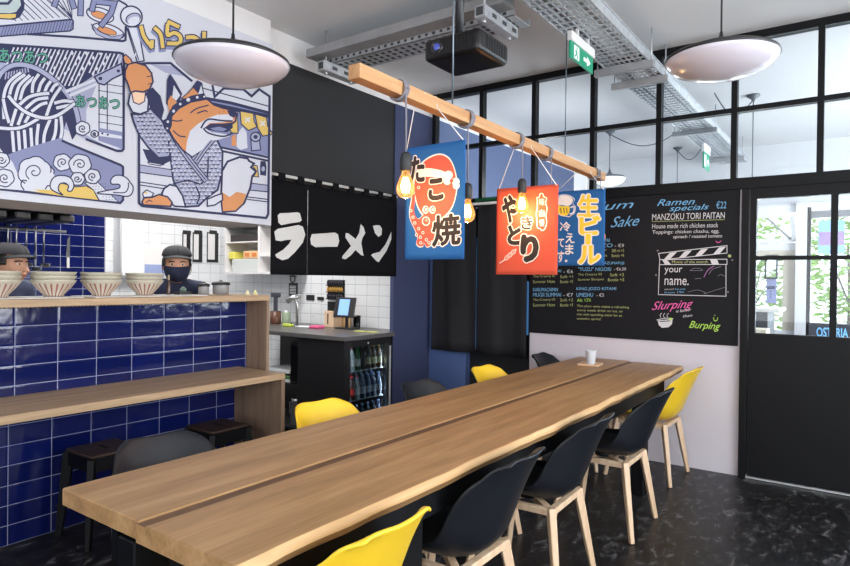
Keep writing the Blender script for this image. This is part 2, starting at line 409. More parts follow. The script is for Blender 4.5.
# right wall and front wall (behind the camera) with their window openings
for nm, b in (('wall_right', [((BX, FY, 0), (BX+.15, YB, .7)), ((BX, FY, 2.7), (BX+.15, YB, CE)), ((BX, FY, .7), (BX+.15, -1.0, 2.7)), ((BX, 1.0, .7), (BX+.15, 1.5, 2.7)), ((BX, 3.7, .7), (BX+.15, 5.3, 2.7)), ((BX, 7.9, .7), (BX+.15, YB, 2.7))]),
              ('wall_front', [((KX, FY-.15, 0), (-1.6, FY, CE)), ((2.0, FY-.15, 0), (BX, FY, CE)), ((-1.6, FY-.15, 0), (2.0, FY, .7)), ((-1.6, FY-.15, 2.7), (2.0, FY, CE))])):
    for lo, hi in b: sbox(nm, lo, hi, wallw)
# room beyond: far wall with shop windows
farw = mat('far_wall_paint', (205, 206, 208), .8, var=.02, scale=2)
sbox('wall_far', (-3.4, YB, 2.33), (BX, YB+.15, CE), farw)
sbox('wall_far', (-3.4, YB, 0), (-2.2, YB+.15, 2.33), farw)
sbox('wall_far', (-2.2, YB, 0), (BX, YB+.15, .72), farw)
wf = mat('window_frame_white', (214, 214, 216), .5); wfb = mat('window_frame_beige', (196, 186, 168), .5)
w2 = MB()
w2.box((-2.2, YB-.03, 2.25), (BX, YB+.1, 2.36), wf)
w2.box((-.70, YB-.08, .3), (-.585, YB+.1, 2.36), wf)
w2.box((-2.2, YB-.02, 1.78), (-.70, YB+.08, 1.87), wf)
w2.box((-1.35, YB-.01, 1.70), (-.70, YB+.07, 1.79), wfb)
w2.box((-.84, YB-.01, .7), (-.70, YB+.07, 1.72), wfb)
w2.box((-1.66, YB-.01, .7), (-1.56, YB+.07, 1.79), wfb)
w2.box((-2.2, YB-.02, .72), (-.7, YB+.08, .78), wf)
struct(w2.build('window_2'))
w3 = MB()
w3.box((-.585, YB-.04, .7), (-.545, YB+.06, 2.3), steelb)
w3.box((-.56, YB-.03, 2.17), (BX, YB+.06, 2.26), mat('blind_box', (120, 120, 124), .6))
for x in (.35, 1.2, 2.0): w3.box((x-.02, YB-.03, .7), (x+.02, YB+.06, 2.25), steelb)
struct(w3.build('window_3'))
g = MB(); g.box((-2.2, YB+.03, .74), (BX, YB+.036, 2.3), pane); struct(g.build('window_3_panes'))
# pavement and planting outside the far window
pav = mat('pale_paving', (190, 190, 185), .8, var=.08, scale=4)
sbox('ground_outside', (-8, YB+.16, -.12), (8, YB+9, -.02), pav)
# ================================================================== serving counter
TX = -3.51
ct = thing('serving_counter', 'blue tiled serving counter with oak top and lower oak bar ledge', 'counter', (-3.5, .5, 0))
m = MB(); m.box((-3.68, FY+.02, 0), (TX, 2.783, .73), bluet); m.box((-3.68, FY+.02, .73), (TX, 2.783, 1.212), bluetu); m.build('tiled_front', ct, True)
m = MB(); m.box((-3.70, FY+.02, 1.211), (-3.30, 2.808, 1.248), oakc, .002); m.build('countertop', ct, True)
m = MB()
for k in range(115):
    y = 2.76-.02*k
    m.cyl((TX+.0, y, 1.205), (TX+.012, y, 1.205), .008, oakc, 6)
m.build('scalloped_strip', ct, True)['kind'] = 'stuff'
m = MB(); m.box((-3.70, 2.784, 0.0), (-3.30, 2.808, 1.211), oakv, .002); m.build('end_panel', ct, True)
m = MB(); m.box((TX, FY+.02, .714), (-3.035, 2.716, .753), oakc, .002); m.build('bar_ledge', ct, True)
m = MB(); m.box((TX, 2.686, 0), (-3.035, 2.716, .714), oakv, .002); m.build('ledge_end_panel', ct, True)

# ================================================================== long table
TZ = .76
oakd = wood('oak_shaded_strip', (84, 60, 41), (106, 78, 54), (126, 94, 66), 'Y', .5, 1.0)  # oak darkened to carry the shade of the recess between the planks
tb = thing('dining_table', 'long oak plank dining table with a live edge in mid room', 'table', (-1.46, 2.8, 0))
wob = [random.uniform(-1, 1) for _ in range(60)]
def wv(y): t = (y+1)*5; i = int(t) % 58; f = t-int(t); f = f*f*(3-2*f); return wob[i]*(1-f)+wob[i+1]*f
m = MB(); m.box((-1.862, .835, TZ-.05), (-1.463, 4.765, TZ), oak, .003); m.build('plank', tb, True)
m = MB()
ny = 90
prof = []
for j in range(ny+1):
    y = .828+j*(4.735-.828)/ny; e = -1.072+.005*wv(y)+.003*wv(y*2.7+3); e2 = e+.012+.004*wv(y*1.7+9)
    prof.append([Vector(p) for p in ((-1.459, y, TZ-.003), (-1.419, y, TZ-.003), (-1.416, y, TZ), (e, y, TZ), (e2, y, TZ-.024), (e2-.02, y, TZ-.05), (-1.459, y, TZ-.05))])
rings = [[m.b.verts.new(p) for p in r] for r in prof]; n = 7
for a, b in zip(rings, rings[1:]):
    for k in range(n):
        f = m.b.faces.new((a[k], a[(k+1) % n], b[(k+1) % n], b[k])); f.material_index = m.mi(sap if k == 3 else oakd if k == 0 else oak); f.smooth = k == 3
for r in (rings[0], rings[-1][::-1]): f = m.b.faces.new(r); f.material_index = m.mi(oak)
m.build('live_edge_plank', tb, True)
m = MB(); m.box((-1.80, .86, TZ-.062), (-1.12, 4.45, TZ-.051), steelb)
for x in (-1.62, -1.14): m.box((x-.015, .86, TZ-.15), (x+.015, 4.45, TZ-.052), steelb)
m.build('under_frame', tb, True)
for (x, y) in ((-1.52, .885), (-1.17, 1.54), (-1.70, 4.05), (-1.17, 4.05)):
    m = MB(); m.box((x-.04, y-.05, 0), (x+.04, y+.05, TZ-.06), steelb, .004); m.build('leg', tb, True)

# cup on its little board
cupm = mat('grey_glazed_cup', (196, 202, 210), .3, var=.12, scale=30, stretch=(1, 1, .1))
bd = thing('cup_board', 'small square wooden board with raised rim under the grey cup on the table', 'tray', (-1.612, 4.335, TZ), .1)
m = MB(); m.box((-.075, -.075, .001), (.075, .075, .008), beech, .002); m.build('base', bd)
m = MB()
for a, b in (((-.075, -.075), (.075, -.068)), ((-.075, .068), (.075, .075)), ((-.075, -.068), (-.068, .068)), ((.068, -.068), (.075, .068))): m.box((a[0], a[1], .008), (b[0], b[1], .014), beech)
m.build('rim', bd)
cu = MB().lathe([(0, .0), (.027, .0), (.030, .004), (.038, .085), (.040, .100), (.0375, .100), (.035, .085), (.027, .012), (0, .010)], cupm).build('cup', loc=(-1.608, 4.333, TZ+.0085))
tag(cu, 'grey ribbed ceramic cup standing on a small wooden board', 'cup')

# ================================================================== moulded shell chairs
ychair = mat('yellow_plastic', (226, 188, 44), .38, spec=.45); bchair = mat('black_plastic', (20, 23, 30), .42, spec=.36); padb = mat('black_pad', (24, 26, 30), .6)
PROF = [(.215, .422, .200), (.205, .443, .208), (.15, .447, .220), (.05, .428, .232), (-.06, .411, .238), (-.15, .416, .238), (-.208, .460, .234), (-.243, .535, .226), (-.278, .625, .214), (-.314, .708, .186), (-.338, .757, .165), (-.354, .785, .142)]
def shell_pt(u, v):
    t = v*(len(PROF)-1); i = min(int(t), len(PROF)-2); f = t-i
    def g(k):
        p = [PROF[max(0, min(len(PROF)-1, i+q))][k] for q in (-1, 0, 1, 2)]
        return .5*((2*p[1])+(p[2]-p[0])*f+(2*p[0]-5*p[1]+4*p[2]-p[3])*f*f+(3*p[1]-p[0]-3*p[2]+p[3])*f**3)
    x, z, w = g(0), g(1), g(2); a = u*2-1
    s = abs(a)
    up = .115*max(0, 1-((v-.50)/.34)**2)          # sides sweep up out of the seat
    fw = .085*max(0, 1-((v-.66)/.37)**2)          # and wrap forward round the back
    edge = s**2.4
    x2 = x+fw*edge; z2 = z+up*edge*.75
    if v > .9: z2 -= (v-.9)*.28*s**5; w *= 1-.08*((v-.9)/.1)**2*s**4
    if v > .8: z2 += .010*(1-cos(a*pi))*.5*(v-.8)/.2
    return Vector((x2, a*w, z2))
def make_chair(name, label, sm, pad):
    t = thing(name, label, 'chair')
    m = MB(); m.grid(shell_pt, 19, 31, sm); m.build('shell', t, solid=.012, sub=1)
    m = MB(); m.grid(lambda u, v: shell_pt(.5+(u-.5)*.72, .10+v*.33)+Vector((0, 0, .012+.016*(1-(2*u-1)**4)*(1-(2*v-1)**4))), 11, 11, pad)
    m.build('seat_pad', t, solid=.008, sub=1)
    m = MB()
    for p, q in (((.16, .16), (.16, -.16)), ((-.16, .16), (-.16, -.16)), ((.16, .16), (-.16, .16)), ((.16, -.16), (-.16, -.16)), ((.15, .15), (-.15, -.15)), ((.15, -.15), (-.15, .15))): m.bar((p[0], p[1], .384), (q[0], q[1], .384), .030, .028, beech, bev=.003)
    m.cyl((0, 0, .385), (0, 0, .408), .07, bchair, 20)
    m.build('seat_frame', t)
    for sx, sy in ((1, 1), (1, -1), (-1, 1), (-1, -1)):
        m = MB(); m.bar((sx*.160, sy*.160, .399), (sx*.222, sy*.222, 0), .040, .034, beech, up=(sx, -sy, 0), w2=.026, h2=.024, bev=.005); m.build('leg', t)
    return t
ch = make_chair('shell_chair', 'yellow shell chair with beech legs nearest the camera on the door side of the table', ychair, ychair)
cb = make_chair('shell_chair', 'black shell chair with beech legs beside the yellow chair nearest the camera', bchair, padb)
ch.location = (-1.245, 1.18, 0); ch.rotation_euler.z = pi; ch['group'] = cb['group'] = 'shell chairs around the long table'
cb.location = (-1.250, 1.895, 0); cb.rotation_euler.z = pi
dup(cb, (-1.240, 2.605, 0), pi+.03, 'middle one of the three black shell chairs on the live edge side')
dup(cb, (-1.195, 3.47, 0), pi+.0, 'black shell chair beside the yellow one at the white wall, door side')
dup(ch, (-1.255, 4.52, 0), pi-.03, 'yellow shell chair by the white wall at the table end near the black door')
dup(cb, (-1.76, 1.225, 0), -.12, 'black shell chair in front of the bar stools, on the counter side of the table')
dup(ch, (-1.76, 2.04, 0), -.12, 'yellow shell chair in front of the bottle fridge, counter side of the table')
dup(cb, (-1.74, 2.81, 0), -.08, 'black shell chair in front of the blue wall, counter side of the table')
dup(ch, (-1.755, 3.59, 0), -.05, 'yellow shell chair in front of the dark curtained doorway, counter side of the table')
dup(cb, (-1.77, 4.53, 0), 0, 'black shell chair at the table corner by the curtain and white wall')

# ================================================================== metal bar stools with wooden seats
def make_stool(loc, label):
    t = thing('bar_stool', label, 'stool', loc, 0, 'low metal stools under the counter ledge')
    m = MB(); m.box((-0.135, -0.135, .443), (0.135, 0.135, .462), stoolw, .012, seg=3); m.build('seat', t)
    m = MB(); m.box((-.045, -.012, .4622), (.045, .012, .4632), mat('slot_black', (14, 13, 13), .8)); m.build('hand_slot', t)
    m = MB()
    for a, b in (((-0.132, -0.132), (0.132, -0.129)), ((-0.132, 0.129), (0.132, 0.132)), ((-0.132, -0.129), (-0.129, 0.129)), ((0.129, -0.129), (0.132, 0.129))): m.box((a[0], a[1], .375), (b[0], b[1], .443), steelb)
    m.build('apron', t)
    for sx, sy in ((1, 1), (1, -1), (-1, 1), (-1, -1)):
        m = MB(); m.bar((sx*0.120, sy*0.120, .442), (sx*0.155, sy*0.155, 0), .052, .034, steelb, up=(sx, -sy, 0), w2=.034, h2=.024, bev=.003); m.build('leg', t)
    m = MB()
    for z, k in ((.16, .163),): 
        m.bar((k, k, z), (-k, -k, z), .018, .006, steelb); m.bar((k, -k, z+.007), (-k, k, z+.007), .018, .006, steelb)
    m.build('cross_brace', t); return t
s1 = make_stool((-3.27, 1.675, 0), 'dark wooden topped metal stool left of the black chair back, nearest the camera')
dup(s1, (-3.22, 2.345, 0), 0, 'dark wooden topped metal stool at the oak end panel of the counter')

# ================================================================== bowls stacked on the counter
bowlm = bpy.data.materials.new('striped_bowl'); bowlm.use_nodes = True
def _bowl(m):
    N = m.node_tree.nodes; L = m.node_tree.links; b = N['Principled BSDF']; tc = N.new('ShaderNodeTexCoord'); sp = N.new('ShaderNodeSeparateXYZ'); L.new(tc.outputs['Object'], sp.inputs[0])
    at = N.new('ShaderNodeMath'); at.operation = 'ARCTAN2'; L.new(sp.outputs['Y'], at.inputs[0]); L.new(sp.outputs['X'], at.inputs[1])
    k = N.new('ShaderNodeMath'); k.operation = 'MULTIPLY'; k.inputs[1].default_value = 21; L.new(at.outputs[0], k.inputs[0])
    s = N.new('ShaderNodeMath'); s.operation = 'SINE'; L.new(k.outputs[0], s.inputs[0])
    r = N.new('ShaderNodeValToRGB'); e = r.color_ramp.elements; e[0].position = .55; e[0].color = rgb(200, 192, 174); e[1].position = .9; e[1].color = rgb(150, 92, 82)
    mr = N.new('ShaderNodeMapRange'); mr.inputs['From Min'].default_value = -1; L.new(s.outputs[0], mr.inputs['Value']); L.new(mr.outputs[0], r.inputs['Fac'])
    hz = N.new('ShaderNodeMapRange'); hz.inputs['From Min'].default_value = .066; hz.inputs['From Max'].default_value = .072; L.new(sp.outputs['Z'], hz.inputs['Value'])
    mx = N.new('ShaderNodeMix'); mx.data_type = 'RGBA'; L.new(hz.outputs[0], mx.inputs[0]); L.new(r.outputs['Color'], mx.inputs[6]); mx.inputs[7].default_value = rgb(192, 186, 168)
    L.new(mx.outputs[2], b.inputs['Base Color']); b.inputs['Roughness'].default_value = .35
_bowl(bowlm)
tray = mat('white_plastic_tray', (228, 228, 226), .45)
bowlme = MB().lathe([(0, .006), (.040, .006), (.042, .0), (.048, .0), (.050, .012), (.080, .045), (.104, .078), (.109, .088), (.107, .0905), (.102, .080), (.077, .048), (.045, .018), (0, .014)], bowlm, seg=42)
b0 = bowlme.build('ramen_bowl')
CZ = 1.248
side = ['first', 'second', 'third', 'fourth']
stk = [(-3.52, 1.262), (-3.52, on_x(53.5, 290, -3.52).y), (-3.55, on_x(101.5, 290, -3.55).y), (-3.60, on_x(144.5, 290, -3.60).y)]
where = ['of the leftmost stack, cut by the picture edge', 'of the stack just right of the cook in profile', 'of the stack before the blue tile edge', 'of the stack next to the masked cook']
for i, (x, y) in enumerate(stk):
    for k, nm in enumerate(('lowest', 'middle', 'topmost')):
        o = b0 if i == k == 0 else b0.copy()
        if not (i == k == 0): COL.objects.link(o)
        o.location = (x, y, CZ+.005+.0215*k); o.rotation_euler.z = .3*i+.7*k
        tag(o, f'{nm} red striped cream bowl {where[i]}', 'bowl', 'striped ramen bowls stacked on the counter')
for y0, y1, w_ in ((1.18, 1.62, 'under the two left bowl stacks'), (1.68, 2.38, 'under the two right bowl stacks')):
    o = MB().box((-3.66, y0, CZ), (-3.38, y1, CZ+.0045), tray, .001).build('serving_tray'); tag(o, 'flat white tray '+w_+' on the counter', 'tray')
# black lidded canisters at the counter's end, little things beside them
blk = mat('black_lid', (30, 30, 32), .45); can = mat('canister_clear_grey', (150, 152, 154), .25, spec=.6)
for (x, y, r, h, lb) in ((-3.665, 2.545, .035, .075, 'smaller clear grey canister with black lid on the counter'), (-3.64, 2.665, .055, .085, 'larger clear grey canister with black lid at the counter end')):
    t = thing('canister', lb, 'jar', (x, y, CZ)); MB().lathe([(0, 0), (r*.9, 0), (r, .006), (r, h-.02)], can).build('body', t); MB().lathe([(r*1.12, h-.022), (r*1.15, h-.006), (r*.8, h), (.012, h+.004), (.01, h+.012), (0, h+.012)], blk).build('lid', t)
for i, (y, c, lb) in enumerate(((2.70, (238, 228, 190), 'little cream paper figure at the counter end, left one'), (2.765, (232, 226, 170), 'little pale yellow paper figure at the counter end, right one'))):
    o = MB().lathe([(0, 0), (.016, 0), (.018, .008), (.008, .02), (.010, .026), (0, .034)], mat('paper_%d' % i, c, .7), seg=8, smooth=False).build('paper_figure', loc=(-3.40, y, CZ)); tag(o, lb, 'ornament')
t = thing('sauce_bottle', 'slim brown bottle with tall pale spout on the counter in front of the masked cook', 'bottle', (-3.60, 2.245, CZ))
MB().lathe([(0, 0), (.012, 0), (.013, .01), (.013, .06), (.006, .085), (.005, .10)], mat('brown_glass', (74, 52, 40), .2)).build('body', t)
MB().lathe([(.006, .098), (.005, .128), (0, .13)], mat('bottle_spout', (188, 168, 140), .4)).build('spout', t)
t = thing('tape_dispenser', 'small black dispenser with pale top on the counter by the masked cook', 'dispenser', (-3.58, 2.335, CZ))
MB().box((-.035, -.045, 0), (.035, .045, .022), blk, .006, seg=2).build('base', t); MB().lathe([(0, .022), (.02, .022), (.02, .04), (.006, .055), (0, .055)], mat('grey_green_top', (100, 120, 110), .4)).build('top', t)

# ================================================================== mural over the counter
MX = -3.30
mu = thing('mural_panel', 'large white mural board painted with a fox cook and noodle basket, above the counter', 'mural', (-3.32, 0.4, 1.72))
MB().box((-3.3245, FY+.02, 1.722), (MX, 2.815, 2.95), mat('mural_white', (202, 204, 214), .55, var=.01, scale=2), .0015).build('board', mu, True)
A = Art(lambda x, y: on_x(x, y, MX), (1, 0, 0)); A.lw = 1.6
N_, L_, W_, D_, O_, G_, E_, P_ = inkn, inkl, inkw, inkd, inko, inkg, inke, inkp
# top-left panel
A.fill([(-6, -12), (46, -12), (72, 19), (-6, 27)], W_)
for k in range(16):
    x = -2+k*6.2; A.stroke([(x-14, -12), (x+18, 22.5-(x+18)*.09)] if x < 56 else [(x-20, -8), (min(72, x+10), 19)], .55, N_)
A.fill([(-6, 27), (72, 19.5), (73.2, 21), (73, 29), (70, 31), (30, 34), (-6, 37)], D_, line=N_, w=.9)
for k in range(24): A.stroke([(1+k*3, 35.6-k*.2), (4+k*3, 27-k*.3)], .35, N_)
A.stroke([(-6, 26.6), (72, 19.3)], .9, N_)
A.fill([(-6, -8), (22, -8), (24.5, 4), (24, 10), (20, 17), (14, 20), (-6, 19)], N_)
A.fill([(-6, -6), (19, -5), (21, 5), (16, 12), (10, 13.3), (-6, 12.8)], mat('pale_green_ink', (176, 190, 190), .6)); A.fill([(-6, 14.2), (16, 14), (15.5, 17.5), (10, 18.6), (-6, 17.6)], G_); A.stroke([(-6, 3.5), (8, 3.6), (13, -2)], 1.6, N_)
A.stroke([(28, 34.2), (75, 37), (123, 41.2), (125.4, 40), (125.6, 27)], 1.4, N_); A.stroke([(118, 0), (126, 4.5), (127, 6)], 1.2, N_)
# small bowls behind the letters
for cx, cy, rx, ry in ((100, 15, 14, 7), (108, 31, 16.5, 6.5)):
    A.ell(cx, cy, rx, ry, W_, .30, N_, .8); A.ell(cx-1, cy, rx*.6, ry*.5, O_, .3, N_, .4)
A.fill([(91, 24), (96, 34), (106, 38.6), (120, 39.6), (124, 34), (112, 37), (100, 32)], L_, line=N_, w=.5)
for q in ([(58, -6), (54.5, 5)], [(69, -8), (73.5, 7)], [(81, -8), (80.3, 14)], [(96, -6), (92, 9.5)], [(98, 1.8), (114, 3.6), (111, 13), (101.5, 25)]):
    A.stroke(q, 6.6, N_)
for q in ([(58, -6), (54.5, 5)], [(69, -8), (73.5, 7)], [(81, -8), (80.3, 14)], [(96, -6), (92, 9.5)], [(98, 1.8), (114, 3.6), (111, 13), (101.5, 25)]):
    A.stroke(q, 4.4, D_)
# ladle
A.fill([(125.5, 24), (129, 27), (138, 27), (144, 61), (137, 62), (133, 48)], W_, line=N_, w=.9); A.stroke([(128, 28), (138.5, 60)], .7, N_)
A.ell(131.2, 16.5, 11, 10.2, W_, .5, N_, 1.0); A.ell(133, 18.5, 7.5, 5, L_, -.35, N_, .7); A.ell(133.5, 20.5, 6.2, 3.6, W_, -.35)
# yellow greeting letters
lets = [[(141, 27), (144, 37), (151.5, 47)], [(151.5, 47), (151.8, 41.5)], [(155, 28.5), (160.5, 34.5), (162.5, 47)], [(168.5, 22), (178, 26.5)], [(167.5, 25), (167.5, 35), (174, 32.8), (180, 36.5), (179, 43), (168, 43.4)], [(187, 37.5), (194, 37.4), (199, 42), (196, 48)], [(204, 33), (204.5, 46), (211, 50)]]
for q in lets: A.stroke([(x-.6, y+2.6) for x, y in q], 7.2, D_, True)
for q in lets: A.stroke(q, 6.2, N_, True)
for q in lets: A.stroke(q, 3.7, G_, True)
# noodle panel
A.fill([(-6, 45), (50, 48.5), (121, 53.5), (122.6, 55), (122.6, 150), (118, 151), (86, 139.5), (62, 128), (-6, 128)], L_)
A.fill([(-6, 45), (118, 53.5), (118, 64), (96, 74), (75, 88), (66, 92), (40, 66), (-6, 62)], N_)
for k in range(30):
    x = 14+k*4.2; A.stroke([(x, 47.5+max(0, x-50)*.06), (x-17, 86)] if x < 96 else [(x, 53), (x-9, 73)], .9, W_, cap=False)
for k in range(11):
    for j in range(3):
        x = 44+k*7+j*3.4; y = 53+j*10.5+(k % 2)*5
        if y < 86-(x-70)*.5 and x < 116: A.fill([(x-1.5, y), (x, y-2.6), (x+1.5, y), (x, y+2.6)], W_)
A.fill([(99.5, 78), (122, 69), (122, 148), (112, 150), (98.6, 142), (86, 135), (86, 110)], W_)
for y in (83, 90.5, 114, 122): A.stroke([(98, y), (122, y+3.6)], .5, N_)
for x in (98.8, 107): A.stroke([(x, 80), (x, 140)], .7, N_)
A.fill([(98.8, 128), (122, 132), (122, 149), (99, 141)], D_); A.fill([(99, 132), (121.5, 136), (121.5, 139), (99, 136)], W_); A.ell(102, 133.5, 1.2, 1, N_); A.ell(107.5, 134.8, 1.2, 1, N_)
# basket of noodles
A.fill([(-6, 84), (4, 68), (20, 63.4), (36, 67), (54, 78), (68, 94), (78, 112), (80, 128), (72, 140), (66, 122), (54, 158), (8, 160), (-6, 140)], N_)
A.stroke([(-5, 84), (2, 72), (12, 65.6), (24, 65), (38, 69.5), (54, 80.5), (66, 93), (75, 108), (79, 126)], 6.0, N_, True); A.stroke([(-5, 84), (2, 72), (12, 65.6), (24, 65), (38, 69.5), (54, 80.5), (66, 93), (75, 108), (79, 126)], 4.2, L_, True)
for k in range(9): A.stroke([(6+k*2.7, 73-k*.6), (5+k*2.9, 79-k*.9)], .9, L_)
nood = [[(3.6, 118), (3.6, 96), (9, 82), (20, 73)], [(9, 96), (13, 84), (24, 75)], [(14.5, 101), (19, 86), (29, 76)], [(20, 99), (24, 87), (33, 78)], [(32, 92), (33, 83), (38, 75)], [(38, 92), (40.5, 84), (44, 79)], [(44.5, 92), (47, 86), (50, 82)], [(51, 91), (54, 86), (57, 84)],
        [(19, 105), (28, 97.5), (38, 94.5), (48, 93.5)], [(26, 108), (36, 100), (47, 98)], [(32, 111), (40, 105), (46, 103)], [(55, 103), (64, 101), (73, 102)], [(57, 108), (66, 106), (74, 105)],
        [(15.5, 110), (11, 125)], [(22, 114), (18, 124)], [(28, 117), (25, 122)], [(3, 100), (5.5, 112), (8.5, 122)],
        [(12, 132), (13.5, 151)], [(18, 132), (19.5, 152)], [(24, 131), (25.5, 153)], [(30.5, 129), (32, 154)], [(38, 125), (36.5, 140), (37.5, 155)], [(50, 119), (44, 135), (43.5, 154)], [(56, 120), (54.5, 135), (48, 150)], [(60.5, 117), (61.5, 132), (57, 147), (50, 157)],
        [(46, 116), (52, 100), (60, 88)], [(-5, 127.5), (12, 128.8), (25, 126), (41, 117)], [(8.5, 96.5), (16, 105), (27, 113), (43, 118), (57, 115.5), (74, 104)]]
for q in nood: A.stroke(q, 4.6, N_, True); A.stroke(q, 3.1, W_, True)
# tongs handle
for q in ([(66, 91.5), (98, 78.5)], [(70, 95.5), (99, 83)]): A.stroke(q, 3.2, N_); A.stroke(q, 1.9, W_)
A.fill([(94, 77), (121, 63.6), (122.4, 74), (112, 79), (104, 85), (98, 83.5)], L_, line=N_, w=1); A.ell(100, 78.6, 2, 1.8, N_); A.ell(118, 71, 1.7, 1.5, N_)
for bx, by, s_ in ((-1, 62.5, 1.0), (75.5, 108, .92)):
    A.text('あつあつ', (bx, by-1), (bx+56*s_-8, by+2), (bx, by-14*s_), E_, .012, N_, .05)
A.stroke([(-6, 44.2), (50, 48), (119, 53), (122.4, 54), (123.4, 57), (123.2, 149), (121.5, 151), (117, 151.2), (86, 139.4)], 1.5, N_)
# cloud panel
A.fill([(60, 138), (76, 147), (121, 165.5), (122.4, 168), (122, 203), (-6, 190), (-6, 160), (20, 150)], inkd)
A.stroke([(62, 141), (76, 147), (120, 165), (122.6, 167), (122.6, 200), (120, 203), (60, 196), (-6, 188.6)], 1.5, N_)
A.fill([(18, 190), (40, 181), (62, 183.5), (76, 187), (86, 186), (93, 190), (98.5, 200.5), (60, 196.2)], G_, line=N_, w=.6)
A.fill([(84, 183), (95, 180), (118, 202), (99, 200.5), (93, 190)], W_, line=N_, w=.6)
for j in range(7):
    for i in range(6):
        x = 90+i*3+j*2.6; y = 184+j*2.6; 
        if x < 116-(7-j)*1.2: A.ell(x, y, .5, .5, N_, n=6)
def cloud(cx, cy, r, k=0, seed=0):
    pts = []; nb = 6
    for i in range(nb*5):
        a = 2*pi*i/(nb*5); pts.append((cx+r*(1+.10*abs(sin(a*nb/2+seed)))*cos(a), cy+r*.92*(1+.10*abs(sin(a*nb/2+seed)))*sin(a)))
    A.fill(pts, W_, line=N_, w=.75)
    A.stroke([(cx+r*.62*(1-t)*cos(t*10+k), cy+r*.56*(1-t)*sin(t*10+k)) for t in (q/22 for q in range(21))], .7, N_)
A.fill([(-6, 160), (4, 153), (12, 162), (18, 176), (30, 188), (40, 192), (-6, 188)], W_)
for cx, cy, r, k in ((1, 160, 7.5, 0), (4, 178, 9, 1), (62, 162.5, 8.6, 2), (79.5, 164.5, 10.4, 3), (92, 176.5, 7.4, 1.5), (77, 179, 6.6, 0), (46, 172, 7, 1), (34, 172, 15.5, 2.2)): cloud(cx, cy, r, k, cx)
A.fill([(24, 184), (52, 172), (58, 184), (50, 190), (24, 189)], W_)
for q in ([(23.5, 190), (20.5, 185), (22, 180.5), (26, 181)], [(45, 189), (47, 186), (50, 186)]): A.stroke(q, .8, N_, True)
A.fill([(51, 189.5), (50, 183), (54, 177), (62, 175.5), (70, 178), (73.4, 185), (71, 191), (67, 190.5), (68, 186), (64, 183), (59, 184.5), (58, 190.5), (62, 195)], W_, True, N_, .8)
for cx, cy, r in ((82, 128.5, 7.0), (94, 134, 3.4)): cloud(cx, cy, r, 1, cx)
A.fill([(97, 193.5), (104, 191), (116, 189), (119.5, 187), (118, 184.4), (111, 184), (110.5, 179.5), (114, 176), (120, 175.4), (126, 178), (130, 183), (132.5, 187), (131.6, 193), (127, 196.4), (115, 195)], W_, True, N_, .8)
A.stroke([(113, 192.5), (124, 192.6), (127.6, 188), (127.8, 183)], .7, N_, True)
# fox panel background
A.fill([(138.6, 68), (146, 63.4), (170, 63.4), (192, 82), (205, 80), (243, 90), (251, 96.5), (258.6, 89.4), (268.6, 96.5), (267.4, 217.4), (142, 206), (138.4, 203)], W_)
A.fill([(150, 64.5), (172, 66), (186, 77), (165, 73)], L_)
for a, b in (((139, 165), (172, 170)), ((139, 172.5), (172, 177)), ((139, 182), (166, 186)), ((139, 185), (165, 189)), ((248, 183), (268, 185.5)), ((248, 190), (268, 192)), ((247, 197), (268, 199.5)), ((247, 199.5), (268, 202))): A.stroke([a, b], .7, N_)
A.fill([(139.2, 165.4), (172, 170.4), (172, 176.4), (139.2, 172)], L_); A.fill([(249, 183.6), (267.4, 185.8), (267.2, 191.4), (248.6, 189.6)], L_)
A.fill([(203, 98), (268, 113), (267.6, 156), (226, 149), (206, 146)], inkd); A.fill([(205, 101), (268, 114.6), (268, 118), (205, 106)], N_)
A.stroke([(192, 96), (230, 103), (268.4, 113)], 1.9, N_); A.stroke([(203, 88.5), (268.4, 106.5)], .7, N_)
A.fill([(236.5, 134), (242, 127), (246, 132), (247, 148), (240, 150), (236, 147)], W_); A.fill([(250, 136), (258, 132), (260, 150), (251, 151)], L_, line=N_, w=.7); A.ell(255, 137, 5, 4.6, L_, 0, N_, .8); A.ell(255, 137, 2.2, 2.0, N_)
A.fill([(231, 137), (235, 134), (236, 146), (231, 146)], O_)
for q in ([(225, 122), (232, 116), (237, 110.5), (237.4, 133.5), (231, 133)], [(239.4, 111), (253, 113.6), (253.4, 121), (256.4, 127), (248, 130.6), (240.6, 124)], [(254.4, 114), (266, 117.5), (267, 126), (272.4, 134.4), (262, 136.2), (257, 128)]): A.fill(q, G_, line=N_, w=.7)
for cx, cy in ((247, 120), (262, 123.5)): A.stroke([(cx-2, cy-2), (cx+2, cy+2)], .9, W_); A.stroke([(cx+2, cy-2), (cx-2, cy+2)], .9, W_)
A.stroke([(218, 147), (268, 157.5)], 1.3, N_); A.stroke([(218, 150.4), (268, 161)], 1.3, N_)
A.fill([(260, 161), (265, 161.5), (266, 167), (265.4, 176), (259.6, 175), (259.4, 166)], N_); A.ell(262.6, 169, 1.8, 2.6, L_)
A.stroke([(139.4, 64), (147, 63.4), (170, 63.4), (191, 81)], 1.5, N_); A.stroke([(212, 86), (214, 97), (223, 88.6), (243, 89.6), (251, 96.4), (258.6, 89.4), (269, 96.6), (267.6, 214), (265.6, 218), (142, 206.2), (138.6, 203), (138.4, 132)], 1.5, N_)
# bowl behind the fox
A.fill([(142, 149), (160, 152), (171, 158), (170, 161), (164, 164), (163, 165.6), (149, 163.4), (146, 159)], N_); A.fill([(147, 162), (161, 164.4), (160, 166), (148.6, 164)], W_, line=N_, w=.6)
